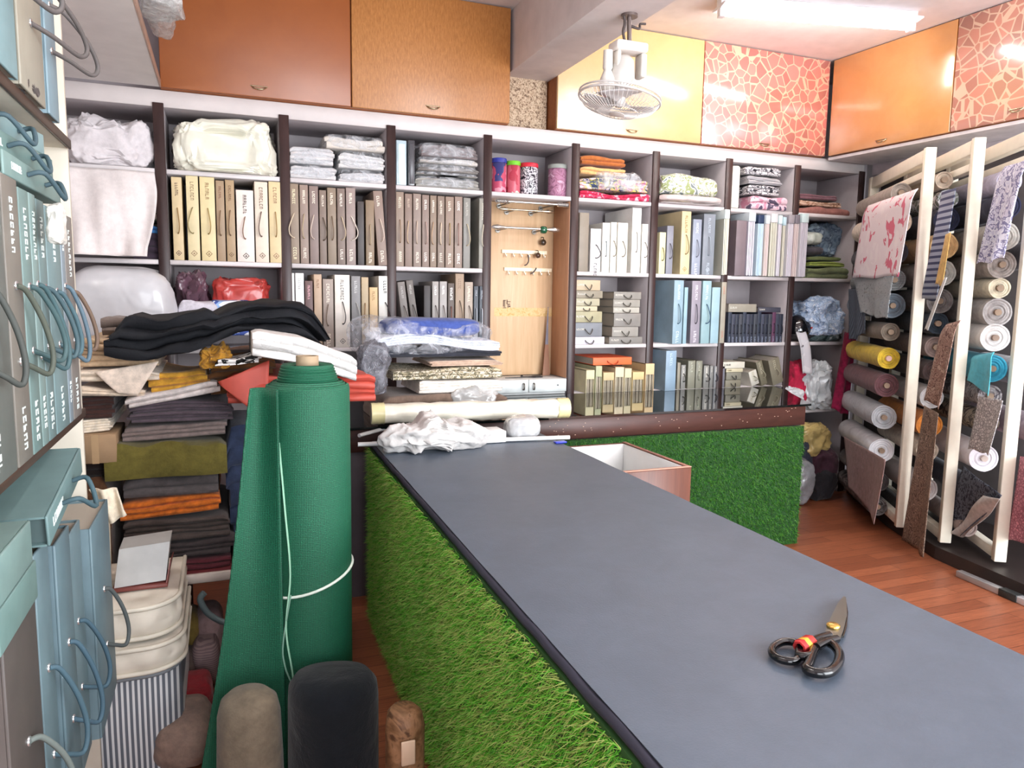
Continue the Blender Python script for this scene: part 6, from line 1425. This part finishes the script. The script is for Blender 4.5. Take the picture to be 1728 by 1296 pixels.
for py, r, c, nm, s_ in ((420, .07, (90, 90, 100), 'dark grey roll at the room-front side of the front frame', 60), (640, .07, (206, 204, 208), 'white roll at the room-front side of the front frame', 61), (735, .07, (170, 150, 160), 'mauve roll at the room-front side of the front frame', 62)):
    froll('D', py, r, FB(c), nm, seed=s_)
# cloths hanging from the rolls
def onV(px, py, P0, d):
    q = ray(px, py); nx_, ny_ = -d.y, d.x; t = (nx_ * P0.x + ny_ * P0.y) / (nx_ * q[0] + ny_ * q[1]); return Vector((q[0] * t, q[1] * t, CZ + q[2] * t))
def hang(label, cat, pts, mat, k='A', off=.09, fold=.012, nf=7, thick=.003, nu=24, nv=24, nose=None, name='hanging_cloth', curl=.0, d=None, wavy=0.0, P0=None):
    d = d or DR; P0 = P0 or (SP[k] + PN * max(off, .085))
    q = [onV(a, b, P0, d) for a, b in pts]; nrm = Vector((-d.y, d.x, 0))
    def f(u, v):
        p = (q[0].lerp(q[1], u)).lerp(q[2].lerp(q[3], u), v)
        return p + nrm * (fold * math.sin(u * nf + v * 1.5) * (.25 + v) + wavy * math.sin(v * 7 + u * 2)) + Vector((0, 0, .006 * math.sin(u * nf * 1.7) * v)) - nrm * curl * (1 - min(1, v * 6)) ** 2
    return sheet(name, f, nu, nv, mat, thick, label=label, cat=cat, origin=q[0], group='cloths hanging from the fabric rolls')
FLO = blotch([(232, 224, 226), (228, 218, 222), (206, 110, 130), (186, 70, 96)], 9, .8, True, .8, .2, stops=[.3, .5, .68, .82])
hang('white cloth with pink-red flowers hanging over the corner-side rolls', 'cloth', [(1459, 347), (1541, 318), (1441, 470), (1519, 466)], FLO, 'A', .1, .008, 6, curl=.025)
hang('grey fringed lace hanging below the pink floral cloth', 'lace', [(1440, 468), (1508, 466), (1456, 528), (1494, 538)], lace((170, 176, 178), 120, .46), 'A', .085, .01, 9)
hang('dark grey fringe hanging at the far end of the blue-grey roll', 'cloth', [(1432, 488), (1458, 486), (1436, 574), (1462, 560)], stripes((84, 92, 104), (50, 56, 66), 0, 40, .5), 'A', .08, .01, 12)
hang('crimson fringed scarf hanging beside the yellow roll', 'scarf', [(1426, 560), (1446, 566), (1406, 690), (1428, 700)], fabric((130, 26, 62), .25), 'A', .12, .014, 9, P0=Vector((4.32, 4.16, 0)), d=Vector((1, .15, 0)).normalized())
hang('mauve cloth hanging low below the white plastic-wrapped roll', 'cloth', [(1424, 736), (1494, 776), (1436, 822), (1479, 884)], fabric((140, 114, 110), .15), 'A', .11, .012, 6)
hang('blue-grey striped scarf hanging between the corner-side and middle frames', 'scarf', [(1590, 322), (1612, 318), (1558, 505), (1580, 508)], stripes((150, 158, 170), (60, 66, 92), 2, 9, .62), 'B', .075, .01, 5, thick=.004)
hang('narrow golden cloth edge hanging from the golden beige roll', 'cloth', [(1596, 396), (1604, 392), (1580, 480), (1589, 482)], fabric((206, 170, 100)), 'B', .078, .004, 4)
hang('white ribbon hanging below the pale grey spiral roll', 'ribbon', [(1594, 468), (1598, 468), (1561, 556), (1565, 556)], plain((216, 216, 210), .5), 'B', .08, .002, 3)
BLC = blotch([(140, 108, 98), (176, 148, 134), (112, 84, 76), (190, 166, 150)], 34, .7, True, 1.2)
hang('upper brown lace hanging between the corner-side and middle frames', 'lace', [(1590, 548), (1614, 540), (1564, 676), (1588, 690)], BLC, 'B', .07, .012, 6, curl=.02)
hang('long brown lace hanging to the plinth beside the corner-side frame', 'lace', [(1560, 684), (1584, 698), (1526, 912), (1562, 940)], blotch([(118, 98, 84), (150, 128, 112), (92, 76, 66), (168, 146, 130)], 40, .7, True, 1.2), 'B', .085, .012, 7, nv=36)
hang('lilac lace scarf hanging between the middle and front frames', 'lace', [(1688, 282), (1732, 268), (1655, 445), (1688, 436)], blotch([(206, 208, 228), (226, 228, 240), (130, 130, 166), (214, 214, 232)], 26, .7, True, 1), 'C', .07, .016, 9, curl=.02)
hang('white lace hanging over the thick white roll', 'lace', [(1652, 668), (1692, 676), (1638, 758), (1672, 768)], vor_lines((206, 204, 204), (150, 148, 150), 60, .12, .8, 0, .1), 'C', .075, .01, 6)
hang('bright turquoise cloth end hanging off the turquoise roll', 'cloth', [(1640, 600), (1672, 594), (1636, 642), (1668, 670)], fabric((80, 186, 206), .08, .6), 'C', .082, .01, 5, curl=.015)
hang('navy zigzag cloth hanging twisted under the thick white roll', 'cloth', [(1626, 786), (1690, 836), (1600, 896), (1622, 906)], blotch([(50, 54, 66), (90, 96, 108), (40, 42, 54)], 40, .8, True, .3), 'C', .085, .02, 5, wavy=.004)
hang('pale grey underside of cloth hanging beside the navy zigzag cloth', 'cloth', [(1660, 836), (1690, 842), (1610, 902), (1624, 906)], fabric((186, 180, 176)), 'C', .06, .016, 4, wavy=.01)
hang('pink crinkled lace hanging at the room-front side of the front frame', 'lace', [(1722, 770), (1790, 780), (1704, 912), (1786, 925)], vor_lines((206, 140, 152), (160, 96, 112), 60, .12, .8, 0, .1), 'D', .09, .012, 9)
# aluminium track on the floor in front of the plinth
a = onZ(1618, 962, .035); b = onZ(1760, 1022, .035); dv = b - a
t = thing('metal_track', 'long aluminium track lying on the floor before the fabric rack', 'track', (a + b) / 2, (0, 0, math.atan2(dv.y, dv.x))); L_ = dv.length / 2
t.location.z = .001
g = G(); g.rbox((-L_, -.02, 0), (L_, .02, .035), .004); g.make('profile', plain((190, 190, 192), .35, .6), t)
g = G(); g.rbox((.02, -.024, -.0005), (.12, .024, .0385), .003); g.make('joint_sleeve', plain((40, 44, 44), .4), t)
